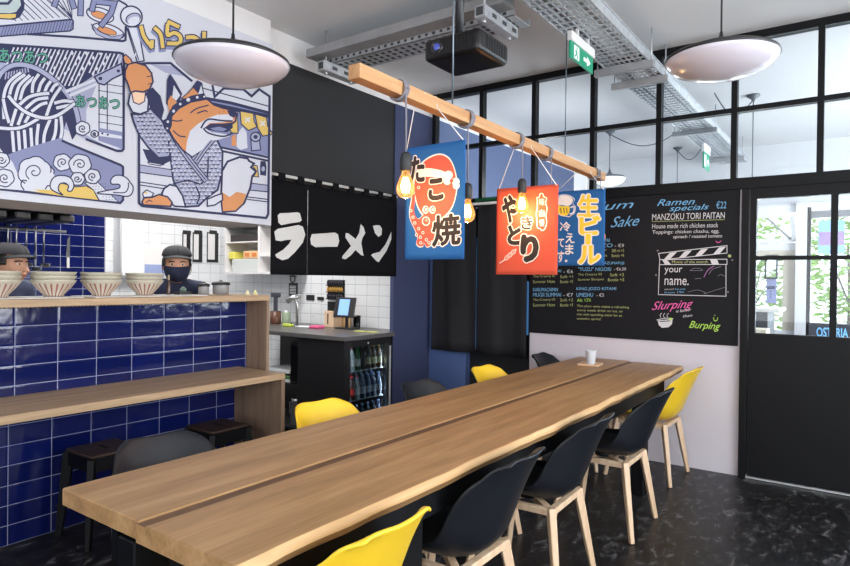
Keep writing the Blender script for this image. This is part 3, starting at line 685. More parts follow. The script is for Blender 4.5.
# tail
A.fill([(221.5, 171), (227, 161.6), (239, 157.2), (247, 158.6), (248.4, 161), (253.4, 163.6), (250.4, 167.4), (255.6, 171.6), (251.6, 176.4), (249.6, 188), (243.6, 203), (235, 211), (222, 212), (220.4, 198)], W_, line=N_, w=1.3)
A.fill([(221, 192), (229, 197), (236, 192), (245.6, 194), (242.6, 203), (234.8, 210.4), (222.4, 211.2)], O_); A.fill([(251.4, 165), (256.6, 166), (258, 177), (253, 176.6), (256, 171.4)], G_, line=N_, w=.6)
# raised arm
A.fill([(146, 92), (152, 87.4), (160, 96), (163.6, 110), (161, 119.6), (150, 112)], N_)
A.fill([(131, 114), (140, 115), (150, 108.4), (153, 112), (161, 120), (172, 138), (175, 150), (168, 157), (158, 158), (148, 148), (139, 136), (133, 122)], L_, line=N_, w=1.2)
# robe
robe = [(168, 141), (176, 138), (190, 158), (197, 152), (211, 136), (217, 141), (222, 152), (221.4, 172), (217, 190), (206, 198), (198, 206), (184.6, 207), (180, 196), (172.6, 180), (170.4, 162)]
A.fill(robe, L_, line=N_, w=1.2)
def inside(p, poly):
    c = False; j = len(poly)-1
    for i in range(len(poly)):
        if (poly[i][1] > p[1]) != (poly[j][1] > p[1]) and p[0] < (poly[j][0]-poly[i][0])*(p[1]-poly[i][1])/(poly[j][1]-poly[i][1])+poly[i][0]: c = not c
        j = i
    return c
arm = [(133, 117), (150, 111), (160, 122), (172, 139), (172, 152), (160, 155), (148, 146), (138, 134)]
for poly in (robe, arm):
    for j in range(26):
        for i in range(24):
            x = 131+i*4.1+(j % 2)*2.05; y = 110+j*3.9
            if inside((x, y), poly) and inside((x+1.5, y-1.6), poly): A.fill([(x-1.8, y), (x, y-1.5), (x+1.8, y), (x, y+.9)], N_ if (i+j) % 3 else inkd); A.fill([(x-1.6, y-1.2), (x, y-2.6), (x+1.6, y-1.2), (x, y-.4)], W_)
A.stroke([(172, 184), (186, 181), (198, 184)], .9, N_, True); A.stroke([(207, 158), (206, 176), (200, 184)], .9, N_, True); A.stroke([(195, 187), (198.4, 196), (196, 203)], .9, N_, True)
for q in ([(174, 138.6), (182.6, 152), (193, 166), (204, 179.6)], [(214, 137), (204, 148.6), (195.4, 161)]): A.stroke(q, 6.2, N_, True); A.stroke(q, 4.2, L_, True); A.stroke(q, .6, N_, True)
A.fill([(206, 199.4), (215, 195.6), (221, 193.6), (221.4, 200), (214, 205), (206.4, 206.4)], W_, line=N_, w=.9)
# cuffs and paws
A.fill([(127, 104), (129, 94), (133, 91.6), (144, 91.6), (147.4, 100), (146.6, 111.6), (139, 114.4), (131.4, 112.6)], W_, line=N_, w=1.1)
A.fill([(130, 91), (144.4, 91), (143.4, 101.6), (138, 104.8), (132.4, 102.6)], P_, line=N_, w=.7)
A.fill([(124, 71), (127, 64.6), (134, 62.8), (144.6, 66), (150.4, 73.6), (151.8, 82), (148.4, 89.6), (142, 92.4), (134, 91.4), (129.4, 93), (126.6, 84), (123.8, 78)], O_, line=N_, w=1.1)
A.fill([(121.8, 57.4), (124.6, 55), (129.6, 59.6), (131.4, 63.4), (126.6, 65), (123.4, 63.4)], O_, line=N_, w=.8); A.stroke([(146, 77), (150, 76.4)], .6, N_); A.stroke([(147, 84.6), (150.4, 83.6)], .6, N_)
A.fill([(160.6, 194), (163, 188.6), (168.6, 184.8), (175.4, 186.4), (181.4, 196), (184.4, 207), (173.6, 206.4), (164, 199)], W_, line=N_, w=1.1)
A.fill([(140.8, 202), (143, 198), (151, 197.4), (158, 194.6), (166.4, 197), (171, 202.6), (169.4, 206.6), (150, 205.4), (142, 205)], O_, line=N_, w=1); A.stroke([(145, 202.6), (148, 200.4), (151, 201.6)], .6, N_); A.fill([(141.4, 193.6), (145.4, 190), (152.4, 193.4), (150.4, 197), (142.4, 197.4)], W_, line=N_, w=.7); A.ell(144.6, 193, 1.4, 1.2, G_)
# head
A.fill([(165, 104), (166, 80), (169, 74), (174.4, 82), (181, 94), (178, 103), (170, 109)], N_); A.fill([(166.4, 102), (169.6, 95.6), (176, 103), (168, 113)], O_); A.fill([(171, 97.6), (172.6, 85.4), (179, 95.6), (175, 101)], W_)
A.fill([(180, 99), (187, 93), (193, 86.6), (200, 94), (197, 101)], O_, line=N_, w=.6); A.fill([(191, 87.4), (196, 80.6), (201, 83), (203.4, 97), (199.6, 96.4)], N_); A.fill([(196.6, 95.6), (200, 85.4), (202.4, 96.4)], W_)
A.fill([(167, 117), (172, 106.6), (180, 101), (190, 97), (200, 96.4), (207.4, 100.4), (212.6, 105), (222, 108.4), (230, 110), (235.4, 114), (234.4, 121.6), (228, 126), (207, 130), (206.4, 140), (200, 150), (191, 157), (181, 150), (172.4, 139), (167.4, 130)], O_, line=N_, w=1.1)
A.fill([(186, 141), (189, 131), (197, 124), (206, 118.6), (216, 115), (230, 114.4), (232.4, 121), (222, 122.6), (208, 123.4), (203.6, 128), (210, 132.4), (225, 134.4), (228.4, 136.6), (216, 140.4), (208.4, 140.6), (201, 150), (191, 156.4), (184.6, 151.6)], W_)
A.fill([(202.4, 128.4), (209.6, 123.8), (222, 123.8), (231.4, 122.6), (231.6, 128), (226, 132.4), (213, 131.4)], N_); A.fill([(209, 128.6), (218, 126.8), (226, 129.4), (222, 131.4), (213, 130.6)], D_)
A.stroke([(200, 128), (203.6, 122), (208.6, 119.4), (220, 120.8), (231, 121.4)], 1.1, N_, True); A.stroke([(202.4, 129), (208, 133.6), (222, 136.6), (231, 133.4)], 1.0, N_, True)
A.fill([(225.6, 110.4), (232, 111), (234.6, 114), (233.6, 118), (228.6, 116.4)], N_)
for q in ([(189.4, 113), (196, 108.6), (207, 105.6)], [(196, 113.6), (203.4, 111), (206, 112)], [(171, 120.6), (176, 121.4), (181, 120.4)], [(172, 131), (178, 136), (184, 137)]): A.stroke(q, .8, N_, True)
for x, y in ((218, 112.6), (221, 114), (218.6, 115.6), (222.6, 112)): A.ell(x, y, .4, .4, N_, n=6)
A.fill([(165, 119), (169, 110), (176, 102.6), (190, 96), (203, 93.4), (206, 100), (190, 103), (178, 109.4), (171, 117), (170.6, 126), (167, 134), (162.6, 128), (161, 121)], N_)
for x, y, r in ((187, 100, 2.0), (179, 104.4, 1.3), (196, 97.6, 1.4), (172.4, 111.4, 1.5), (166.6, 122, 1.3), (166, 128.6, 1.0), (203, 97, 1.0)): A.ell(x, y, r, r, W_, n=10)
A.build('painted_artwork', mu)
# ================================================================== black entrance-style cloth over the hatch
norenm = cloth('black_noren_cloth', (31, 31, 34), .1); lett = mat('white_fabric_paint', (214, 214, 212), .7)
NX = -3.372
nr = thing('shop_curtain', 'black shop curtain with white katakana lettering hanging over the kitchen hatch', 'curtain', (NX, 3.59, 2.09))
def nwave(y, z): return .002*sin(y*11)*(2.06-z)/.7+.0008*sin(y*29+z*3)
def nfn(x, y): p = on_x(x, y, NX); return Vector((NX+nwave(p.y, p.z), p.y, p.z))
for y0, y1 in ((2.872, 3.219), (3.2225, 4.288)):
    MB().grid(lambda u, v: Vector((NX+nwave(y0+u*(y1-y0), 1.388+v*.672), y0+u*(y1-y0), 1.388+v*.672)), 30, 12, norenm).build('cloth_panel', nr, True, solid=.0015)
MB().cyl((NX, 2.86, 2.092), (NX, 4.288, 2.092), .011, mat('pale_rod', (196, 196, 192), .5), 12).build('rod', nr, True)
m = MB()
for k in range(8):
    y = 2.96+k*.182; MB().box((NX-.014, y-.034, 2.05), (NX+.014, y+.034, 2.108), norenm, .004).build('rod_loop', nr, True)
a = Art(nfn, (1, 0, 0), base=.004)
def nz(pts): return [(260+x/4.357, 160+y/4.357) for x, y in pts]
for pts in ([(75, 242), (85, 232), (120, 231), (160, 228), (172, 232), (180, 262), (172, 270), (130, 276), (90, 284), (78, 272)],
            [(60, 312), (75, 300), (120, 292), (165, 283), (185, 290), (196, 325), (185, 360), (150, 402), (120, 430), (95, 437), (70, 425), (64, 412), (100, 390), (125, 365), (135, 347), (110, 349), (90, 354), (66, 350)],
            [(218, 345), (225, 323), (270, 320), (325, 316), (338, 325), (343, 355), (335, 378), (290, 378), (240, 380), (222, 368)],
            [(437, 279), (450, 293), (458, 318), (445, 340), (440, 362), (450, 417), (440, 415), (415, 392), (395, 415), (370, 433), (355, 428), (357, 418), (395, 375), (370, 337), (372, 318), (385, 320), (415, 345), (430, 318)],
            [(490, 287), (505, 284), (520, 285), (530, 300), (528, 325), (515, 335), (500, 320)],
            [(570, 313), (570, 345), (550, 395), (515, 445), (505, 440), (483, 415), (490, 408), (520, 400), (545, 368)]): a.fill(nz(pts), lett)
a.build('lettering', nr)

# ================================================================== dark curtain in the doorway
cw = cloth('dark_curtain_cloth', (50, 50, 53), .05); added_strip = mat('added_strip_blue', (70, 130, 190), .7); rodw = mat('white_rod', (226, 226, 226), .45)
cu = thing('door_curtain', 'split dark grey curtain hanging in the doorway beside the menu board', 'curtain', (-2.84, W-.06, 2.05))
for x0, x1, ph in ((-3.325, -2.862, 0), (-2.842, -2.352, 2)):
    def cp(u, v, x0=x0, x1=x1, ph=ph):
        x = x0+u*(x1-x0); fl = (1-v); x += (.5-u)*.02*fl*-1
        return Vector((x, W-.062+(.003+.012*fl)*sin(u*9+ph)+.002*sin(u*23+v*3+ph), .705+v*1.33))
    MB().grid(cp, 50, 14, cw).build('curtain_panel', cu, True, solid=.002)
MB().cyl((-3.33, W-.062, 2.05), (-2.34, W-.062, 2.05), .013, rodw, 12).build('rod', cu, True)
m = MB(); m.box((-2.858, W-.048, .74), (-2.842, W-.046, 1.75), added_strip); m.box((-2.352, W-.05, .90), (-2.336, W-.046, 1.36), added_strip); m.build('added_strip', cu, True)  # blue strips added; the slit one stands in for the lit room behind

# ================================================================== menu board with chalk writing
BY = W-.014
chalkb = mat('chalkboard_black', (25, 25, 29), .7, spec=.2, var=.12, scale=3)
mb = thing('menu_chalkboard', 'wide black menu chalkboard with coloured chalk writing on the back wall', 'chalkboard', (-1.536, W, .92))
MB().box((-2.345, BY, .92), (-.728, W-.001, 2.029), chalkb, .001).build('board', mb, True)
c_w = mat('chalk_white', (206, 204, 206), .8); c_b = mat('chalk_blue', (120, 178, 220), .8); c_g = mat('chalk_olive', (176, 180, 120), .8); c_p = mat('chalk_pink', (226, 100, 168), .8); c_l = mat('chalk_lime', (176, 220, 90), .8); c_d = mat('chalk_dim', (120, 118, 126), .8)
k = Art(lambda x, y: on_y(x, y, BY), (0, -1, 0), base=.0004)
def T(s, x0, x1, y, h, m, sl=-.02, it=0, off=0.0): k.text(s, (x0, y-(x0-x1)*0), (x1, y+sl*(x1-x0)), (x0+it*h, y-h), m, off)
T('Plum', 586, 631, 211.6, 8.4, c_b, -.08, .7, -.012); T('Sake', 610, 637, 227.6, 11, c_b, -.07, .5, -.012)
T('Ramen', 657, 693, 206, 6.6, c_b, -.04, .6, -.006); T('specials', 668, 706, 213, 7.4, c_b, -.05, .6, -.006); T('€22', 716, 726, 208.6, 7.4, c_b, -.02, .1, -.01)
T('MANZOKU TORI PAITAN', 652, 724.6, 220.4, 6.4, c_w, -.028, .05, -.004)
k.stroke([(652, 221.6), (724.6, 219.6)], .45, c_g)
T('House made rich chicken stock', 652, 718, 228.6, 4.6, c_w, -.02, .1); T('Toppings: chicken chashu, egg,', 652, 719, 235, 4.6, c_w, -.02, .1); T('spinach / roasted tomato', 673, 722, 239.4, 4.4, c_w, -.02, .1)
k.stroke([(716, 241), (718, 242.8), (721, 241)], .7, c_p, True)
k.build('chalk_heading', mb); k = Art(lambda x, y: on_y(x, y, BY), (0, -1, 0), base=.0004)
# clapper board drawing
k.fill([(658.6, 253.4), (727, 245.6), (727, 253), (660, 260)], chalkb, line=c_w, w=.7)
for x in (664, 679, 695, 713): k.fill([(x, 259.6-(x-660)*.1), (x+6, 252.8-(x-664)*.11), (x+13, 252-(x-664)*.11), (x+6.4, 259-(x-660)*.1)], c_w)
k.fill([(659.6, 259.6), (727, 259.2), (727, 264.4), (659.6, 264.6)], chalkb, line=c_w, w=.7)
k.fill([(662, 259.8), (667, 259.8), (671, 264.4), (665, 264.4)], c_w); k.fill([(710, 259.4), (717, 259.4), (719, 264.3), (712, 264.3)], c_w)
T('Movie of the month', 672, 708, 263.4, 2.9, c_g, -.006)
k.stroke([(659.4, 264.6), (658.4, 294.6), (726, 296.2), (726, 264.4)], .7, c_w, cap=False)
T('your', 664.4, 682, 274.6, 6.8, c_w, -.01, .05, -.008); T('name.', 664.4, 688.6, 285, 6.6, c_w, .01, .05, -.008)
T('every month', 664.4, 674, 290.6, 2.2, c_w); T('free entry', 675, 685.4, 290.6, 2.4, c_b); T('from 19h', 664.4, 684, 293.4, 1.8, c_b)
for q in ([(690, 270.6), (694, 268.4), (700, 268.6), (702, 270.4), (690, 270.6)], [(695, 278.8), (701, 278.2)], [(718, 276), (721, 274.6), (725, 276.4)], [(688, 292), (698, 290), (706, 293)], [(704, 294), (716, 290), (726, 287)]): k.stroke(q, .45, c_d, True)
k.stroke([(704, 277), (708, 270), (714, 266)], .9, mat('chalk_violet', (150, 100, 150), .8), True); k.stroke([(709, 274), (713, 269), (721, 266.6)], .6, c_d, True)
for x, y in ((657.6, 250.6), (656, 275), (728, 292), (732.4, 260)): k.ell(x, y, 1.0, 1.0, c_d, n=8)
k.ell(729.6, 256, 1.8, 1.6, c_g, n=10)
k.build('chalk_clapperboard', mb); k = Art(lambda x, y: on_y(x, y, BY), (0, -1, 0), base=.0004)
T('Slurping', 650, 689, 313, 11.4, c_p, -.07, .5, -.012); T('is better', 676, 691, 312.6, 2.9, c_w, -.12, .2); T('than', 682.6, 692, 317.6, 2.8, c_w, -.12, .2); pass
k.fill([(657.6, 320.4), (672.6, 319), (672, 324), (668.6, 327.2), (662, 327.8), (658.8, 325)], c_w); k.stroke([(656.8, 320), (665, 318.2), (673, 318.6)], .7, c_w, True); k.stroke([(660, 321.6), (670, 320.8)], .8, chalkb)
for x in (661, 664.4, 668): k.stroke([(x, 317.6), (x-1, 315.4), (x+.6, 313.2)], .5, c_w, True)
k.ell(670.6, 319, 1.5, 1.4, c_l, n=8); k.stroke([(713.6, 317.4), (714.4, 320.6), (717, 320.4), (717.6, 317.6)], .6, c_l, True); k.build('chalk_slogan', mb); k = Art(lambda x, y: on_y(x, y, BY), (0, -1, 0), base=.0004); T('Burping', 688, 717.6, 330, 9.0, c_l, .06, .45, -.008); k.ell(714.8, 315.4, .5, .5, c_l, n=6)
k.build('chalk_slogan', mb); k = Art(lambda x, y: on_y(x, y, BY), (0, -1, 0), base=.0004)
# sake list
def item(x0, x1, y, h1, h2, pr, l1, p1, l2, p2):
    T(h1, x0, x0+(x1-x0)*.62, y, 3.6, c_b, 0, .05, .004); T(h2, x0, x0+(x1-x0)*.70, y+5.2, 3.8, c_b, 0, .05, .004); T(pr, x0+(x1-x0)*.76, x1, y+5.2, 3.6, c_p if pr == '' else c_w, 0)
    T(l1, x0, x0+(x1-x0)*.55, y+10.2, 3.0, c_g); T(p1, x0+(x1-x0)*.68, x1, y+10.2, 3.0, c_g); T(l2, x0, x0+(x1-x0)*.55, y+15.2, 3.0, c_g); T(p2, x0+(x1-x0)*.68, x1, y+15.2, 3.0, c_g)
item(586, 624, 242, 'AOKI GENMAI', 'SHUZO', '- €9', 'Dry', '300 ml +5', 'Medium', 'Bottle +9')
k.build('chalk_list_entry', mb); k = Art(lambda x, y: on_y(x, y, BY), (0, -1, 0), base=.0004)
item(533, 573, 268, 'GEKKEIKAN', 'HOUSE JUNMAI', '- €6', 'The Creamy 01', 'Soft +1', 'Summer Haze', 'Bottle +2')
k.build('chalk_list_entry', mb); k = Art(lambda x, y: on_y(x, y, BY), (0, -1, 0), base=.0004)
T('AZUMAFUJI', 604, 624, 265.2, 3.6, c_b, 0, .05, .004); T('"YUZU" NIGORI', 578, 611, 271, 3.8, c_b, 0, .05, .004); T('- €6,50', 614, 626, 271, 3.6, c_w)
T('The Creamy 02', 578, 602, 276.4, 3.0, c_g); T('Soft +2', 610, 624, 276.4, 3.0, c_g); T('Summer Bouquet', 578, 604, 281.4, 3.0, c_g); T('Bottle +3', 608, 624, 281.4, 3.0, c_g)
k.build('chalk_list_entry', mb); k = Art(lambda x, y: on_y(x, y, BY), (0, -1, 0), base=.0004)
item(533, 573, 291.4, 'KARUMACHIMIN', 'MUGII SUMMAI', '- €7', 'The Creamy 03', 'Soft +2', 'Summer Haze', 'Bottle +3')
k.build('chalk_list_entry', mb); k = Art(lambda x, y: on_y(x, y, BY), (0, -1, 0), base=.0004)
T('KING JOZO KITAMI', 576.4, 616, 291, 3.8, c_b, 0, .05, .004); T('UMESHU', 576.4, 593, 296.8, 3.9, c_b, 0, .05, .004); T('- €5', 596.6, 604, 296.8, 3.6, c_w); T('Alc 12%', 577, 591, 301.8, 3.2, c_l)
for i, s_ in enumerate(('This plum wine makes a refreshing', 'every week drink on ice, or', 'mix with sparkling water for an', 'umeshu spritz!')): T(s_, 577, 577+[52, 46, 45, 24][i], 307.6+4.2*i, 3.0, c_g, .03)
k.build('chalk_list_entry', mb)

# ================================================================== beam with bulbs and banners
bm = thing('hanging_beam', 'squared pine beam hung on two wires over the table', 'beam', (-1.51, 2.9, 2.1))
P0 = Vector((-1.522, 1.675, 2.122)); P1 = Vector((-1.532, 4.30, 2.107))
def bp(y): return P0+(P1-P0)*((y-P0.y)/(P1.y-P0.y))
MB().bar(P0, P1, .056, .054, beamw, bev=.002).build('timber', bm, True)
wire = mat('steel_wire', (120, 132, 142), .4, metal=.7); cordm = mat('grey_cord', (128, 126, 134), .7); strm = mat('white_string', (222, 222, 222), .8)
for y in (2.335, 3.63):
    q = bp(y); m = MB(); m.cyl(q+Vector((0, 0, .0)), (q.x, q.y, CE), .004, wire, 8); m.cyl(q+Vector((0, 0, .022)), q+Vector((0, 0, .034)), .010, wire, 10); m.build('suspension_wire', bm, True)
socket = mat('black_socket', (40, 42, 44), .55); bglass = glass('bulb_glass', (255, 232, 196), .5, (255, 176, 92), .5); fila = emis('glowing_filament', (255, 196, 124), 45); brass = mat('brass_cap', (150, 120, 70), .35, metal=.9)
def bulb(y, zb, label, dx=.036):
    q = bp(y); bx = q.x+dx; t = thing('hanging_bulb', label, 'lamp', (bx, y, zb), 0, 'bulbs hanging from the pine beam')
    m = MB(); a_ = .036
    for dy in (-.012, -.002, .008):
        pts = [(q.x+a_*cos(p)*1.12, y+dy+.004*sin(p), q.z+a_*sin(p)*1.12) for p in (i*pi/8 for i in range(17))]
        m.tube(pts, .0052, cordm, 8)
    m.tube([(bx, y-.010, q.z+.02), (bx+.001, y-.004, q.z-.05), (bx, y, q.z-.12), (bx, y, zb+.115)], .0036, cordm, 8)
    m.build('cord', t, True)
    MB().lathe([(0, .125), (.012, .123), (.021, .113), (.024, .100), (.024, .052), (.019, .046), (0, .046)], socket).build('socket', t)
    g = MB().lathe([(.015, .048), (.017, .036), (.025, .018), (.034, -.006), (.037, -.022), (.033, -.042), (.020, -.056), (0, -.061)], bglass).build('glass_bulb', t)
    m = MB(); m.cyl((0, 0, .046), (0, 0, .015), .004, brass, 8)
    for k_ in range(6):
        p = k_*pi/3; m.tube([(.007*cos(p), .007*sin(p), .022), (.017*cos(p), .017*sin(p), -.010), (.012*cos(p), .012*sin(p), -.036)], .0042, fila, 6)
    m.build('filament', t)
    l = bpy.data.lights.new('bulb_light', 'POINT'); l.energy = 3; l.color = (1, .70, .40); l.shadow_soft_size = .02
    lo = bpy.data.objects.new('bulb_light', l); COL.objects.link(lo); lo.parent = t; lo.location = (0, 0, -.06)
bulb(1.945, 1.748, 'lit bulb at the near end of the beam, left of the octopus banner')
bulb(2.455, 1.695, 'lit bulb behind the right edge of the octopus banner', .012)
bulb(2.97, 1.785, 'lit bulb in front of the red banner')
bulb(3.345, 1.716, 'lit bulb shining through from behind the red banner')
bulb(4.13, 1.695, 'lit bulb behind the right edge of the blue and yellow banner', .052)
flagb = cloth('blue_banner_cloth', (60, 120, 186), .3); flagr = cloth('red_banner_cloth', (236, 114, 90), .35)
pk = mat('print_black', (38, 30, 30), .7); pw = mat('print_white', (240, 232, 226), .7); pr = mat('print_red', (226, 84, 66), .7); py = mat('print_yellow', (246, 208, 60), .7); pp = mat('print_pale_red', (240, 150, 130), .7)
def banner(label, Y, x0, x1, z0, z1, cm, ph):
    t = thing('hanging_banner', label, 'banner', ((x0+x1)/2, Y, z0), 0, 'printed banners hanging from the pine beam')
    def wv_(x, z): u = (x-x0)/(x1-x0); return .010*(u-.5)*(1 if ph else -1)
    MB().grid(lambda u, v: Vector((x0+u*(x1-x0), Y+wv_(x0+u*(x1-x0), z0+v*(z1-z0)), z0+v*(z1-z0))), 24, 20, cm).build('cloth', t, True, solid=.001)
    q = bp(Y)
    for x in (x0+.008, x1-.008):
        MB().tube([(x, Y, z1-.006), (q.x+(.03 if x > q.x else -.03), Y-.04*(1 if x < q.x else -1), q.z-.02), (q.x+(.02 if x > q.x else -.02), Y-.045*(1 if x < q.x else -1), q.z+.031), (q.x-(.031 if x > q.x else -.031), Y-.05*(1 if x < q.x else -1), q.z+.02)], .0022, strm, 6).build('string', t, True)
    def fn(x, y): p = on_y(x, y, Y); return Vector((p.x, Y+wv_(p.x, p.z), p.z))
    return t, Art(fn, (0, -1, 0), base=.0016)
# octopus banner
t, a = banner('blue banner with red octopus and black lettering at the near beam end', 2.13, -1.632, -1.322, 1.452, 1.936, flagb, 0)
def o(pts): return [(400+x/4.533, 140+y/4.533) for x, y in pts]
head = [(60, 190), (72, 140), (105, 95), (150, 68), (190, 62), (225, 80), (248, 120), (262, 180), (262, 230), (248, 290), (225, 330), (190, 360), (150, 370), (110, 350), (80, 310), (64, 250)]
legs = [(52, 200), (50, 260), (40, 320), (44, 360), (62, 400), (78, 440), (72, 470), (86, 486), (104, 484), (108, 470), (122, 488), (140, 480), (146, 458), (170, 480), (200, 470), (230, 440), (232, 380), (200, 340), (120, 330), (84, 356), (62, 330), (62, 280), (66, 230)]
for q in (head, legs): a.fill(o(q), pw, True)
def shr(pts, s=.955):
    cx = sum(p[0] for p in pts)/len(pts); cy = sum(p[1] for p in pts)/len(pts); return [(cx+(x-cx)*s, cy+(y-cy)*s) for x, y in pts]
for q in (head, legs): a.fill(o(shr(q)), pr, True)
a.fill(o([(76, 140), (100, 128), (150, 130), (200, 142), (206, 150), (198, 176), (150, 168), (104, 166), (78, 172)]), pw, True)
for x, y, r in ((222, 160, 20), (216, 186, 18), (256, 190, 18), (258, 208, 16)): a.ell(400+x/4.533, 140+y/4.533, r/4.533, r/4.533, pw)
a.ell(400+236/4.533, 140+186/4.533, 2.0, 1.8, pr)
for x in (116, 148): a.ell(400+x/4.533, 140+316/4.533, 3.2, 4.0, pw); a.ell(400+(x+2)/4.533, 140+316/4.533, 2.0, 2.8, pr); a.ell(400+(x+2)/4.533, 140+316/4.533, 1.0, 1.6, pw)
a.ell(400+118/4.533, 140+368/4.533, 4.2, 4.6, pw); a.ell(400+118/4.533, 140+368/4.533, 3.2, 3.6, pr); a.ell(400+120/4.533, 140+364/4.533, 1.6, 1.6, pp)
for x, y in ((66, 376), (84, 402), (74, 430), (92, 440), (104, 420), (94, 466), (120, 452), (132, 466), (58, 350), (48, 320), (60, 240), (84, 215)): a.ell(400+x/4.533, 140+y/4.533, 1.5, 1.6, pw); a.ell(400+x/4.533, 140+y/4.533, .9, 1.0, pr)
def ch(s, x0, y0, x1, y1, m=pk, ol=pw, off=.042, ow=.036, sh=0): a.text(s, o([(x0, y1)])[0], o([(x1, y1+sh)])[0], o([(x0, y0)])[0], m, off, ol, ow)
ch('た', 44, 80, 110, 192, sh=-6); ch('こ', 134, 184, 196, 272, off=.055, sh=-8); ch('焼', 150, 346, 276, 482, off=.03, sh=-12)
a.build('print', t)
# red banner
t, a = banner('red banner with black lettering and a small skewer drawing', 3.05, -1.684, -1.322, 1.400, 1.878, flagr, 2)
def o(pts): return [(494+x/5.657, 180+y/5.657) for x, y in pts]
ch('や', 52, 92, 134, 236, off=.05, ow=.04); ch('き', 158, 208, 216, 278, off=.036, ow=.045); ch('と', 84, 262, 152, 362, off=.055, ow=.04); ch('り', 160, 318, 244, 456, off=.07, ow=.036)
cart = [(244, 100), (256, 96), (262, 78), (276, 78), (282, 94), (298, 104), (292, 130), (300, 160), (294, 200), (298, 240), (288, 276), (272, 286), (262, 276), (246, 268), (244, 230), (240, 190), (246, 150)]
a.stroke(o(cart+[cart[0]]), 1.0, pw, True)
for s_, y in (('味', 104), ('自', 168), ('慢', 222)): a.text(s_, o([(256, y+40)])[0], o([(286, y+40)])[0], o([(256, y)])[0], pw, .01)
a.stroke(o([(36, 470), (64, 452), (128, 392)]), .9, pw); 
for x, y in ((76, 440), (94, 424), (112, 408)): a.ell(494+x/5.657, 180+y/5.657, 2.6, 1.9, pp, -.8, pw, .5)
a.build('print', t)
# beer banner
t, a = banner('blue banner with yellow lettering and a beer mug at the far beam end', 3.95, -1.745, -1.385, 1.470, 1.972, flagb, 4)
def o(pts): return [(550+x/6.435, 182+y/6.435) for x, y in pts]
for s_, x0, y0, x1, y1, of in (('生', 184, 84, 310, 222, .03), ('ビ', 196, 220, 318, 336, .04), ('ー', 228, 330, 266, 416, 0), ('ル', 188, 412, 318, 522, .045)):
    if s_ == 'ー': a.fill(o([(222, 330), (272, 328), (268, 420), (220, 420)]), pw); a.fill(o([(230, 334), (264, 334), (260, 416), (228, 416)]), py)
    else: ch(s_, x0, y0, x1, y1, py, pw, of, .05)
for s_, x0, y0, x1, y1 in (('冷', 66, 258, 132, 316), ('え', 102, 330, 158, 392), ('ま', 100, 402, 152, 466), ('て', 54, 366, 92, 418), ('す', 50, 446, 94, 516)): ch(s_, x0, y0, x1, y1, pw, None, .02)
a.ell(550+106/6.435, 182+508/6.435, 1.3, 1.3, pw)
mug = [(44, 150), (60, 210), (110, 224), (126, 226), (142, 214), (160, 200), (168, 160), (150, 140), (160, 110), (120, 84), (70, 84), (40, 110)]
a.fill(o(mug), pw, True); a.fill(o(shr(mug, .93)), flagb, True); a.fill(o([(46, 150), (62, 206), (114, 214), (128, 160), (80, 156)]), py, True); a.fill(o([(50, 120), (70, 92), (116, 90), (148, 112), (140, 140), (120, 154), (80, 150), (56, 146)]), pw, True); a.stroke(o([(136, 164), (156, 160), (152, 196), (130, 206)]), 1.2, pw, True)
for x in (70, 90, 108): a.stroke(o([(x, 168), (x+5, 200)]), .8, pk)
a.build('print', t)
# ================================================================== pendant lamps
lens = mat('lamp_diffuser', (210, 204, 214), .22, spec=.5, coat=.3); lampb = mat('lamp_black', (30, 30, 33), .4); lampg = mat('lamp_grey', (92, 98, 102), .45)
def pendant(name, x, y, z, r, cm, label, group=None, swag=None, lit=None):
    t = thing(name, label, 'lamp', (x, y, z), 0, group)
    MB().lathe([(0, -.082), (r*.30, -.078), (r*.60, -.063), (r*.82, -.040), (r*.95, -.013), (r*.985, .006), (r*.95, .010), (0, .012)], lit or lens, seg=64).build('diffuser', t)
    MB().lathe([(r*.97, .002), (r, .006), (r*.985, .016), (r*.90, .028), (r*.55, .042), (.05, .050), (.035, .055), (.016, .085), (.008, .115), (.007, .13), (0, .13)], cm, seg=64).build('shade', t)
    m = MB(); m.cyl((0, 0, .12), (0, 0, CE-z-.04), .0045, cm, 8)
    if swag: m.tube([(swag[0]*f, swag[1]*f, CE-z-.04-.22*sin(f*pi)*.8+.03*f) for f in (i/10 for i in range(11))], .006, cm, 8)
    m.build('cord', t)
    MB().lathe([(0, CE-z), (.058, CE-z-.001), (.056, CE-z-.014), (.020, CE-z-.040), (.010, CE-z-.062), (0, CE-z-.064)], cm, seg=24).build('ceiling_rose', t)
    return t
pendant('pendant_lamp', -2.22, 1.675, 2.282, .243, lampb, 'large round pendant lamp with white diffuser hanging in front of the mural')
pendant('pendant_lamp', -.555, 3.11, 2.395, .245, lampb, 'large round pendant lamp with white diffuser hanging near the glazed partition, right')
warm = mat('lamp_diffuser_lit', (240, 238, 240), .3, emit=(255, 250, 245), es=1.2)
gb = 'grey pendant lamps seen behind the glass partition'
pendant('pendant_lamp', -2.44, 7.10, 2.56, .185, lampg, 'grey pendant lamp behind the glass, its lit disc just above the menu board', gb, (.78, .2), warm)
pendant('pendant_lamp', -2.01, 8.45, 2.20, .185, lampg, 'grey pendant lamp with swagged cord behind the glass beside the cable tray', gb, (.40, -.3), warm)
pendant('pendant_lamp', -.87, 6.46, 2.22, .185, lampg, 'grey pendant lamp hanging behind the glass above the black door', gb, (-.28, -.3), warm)

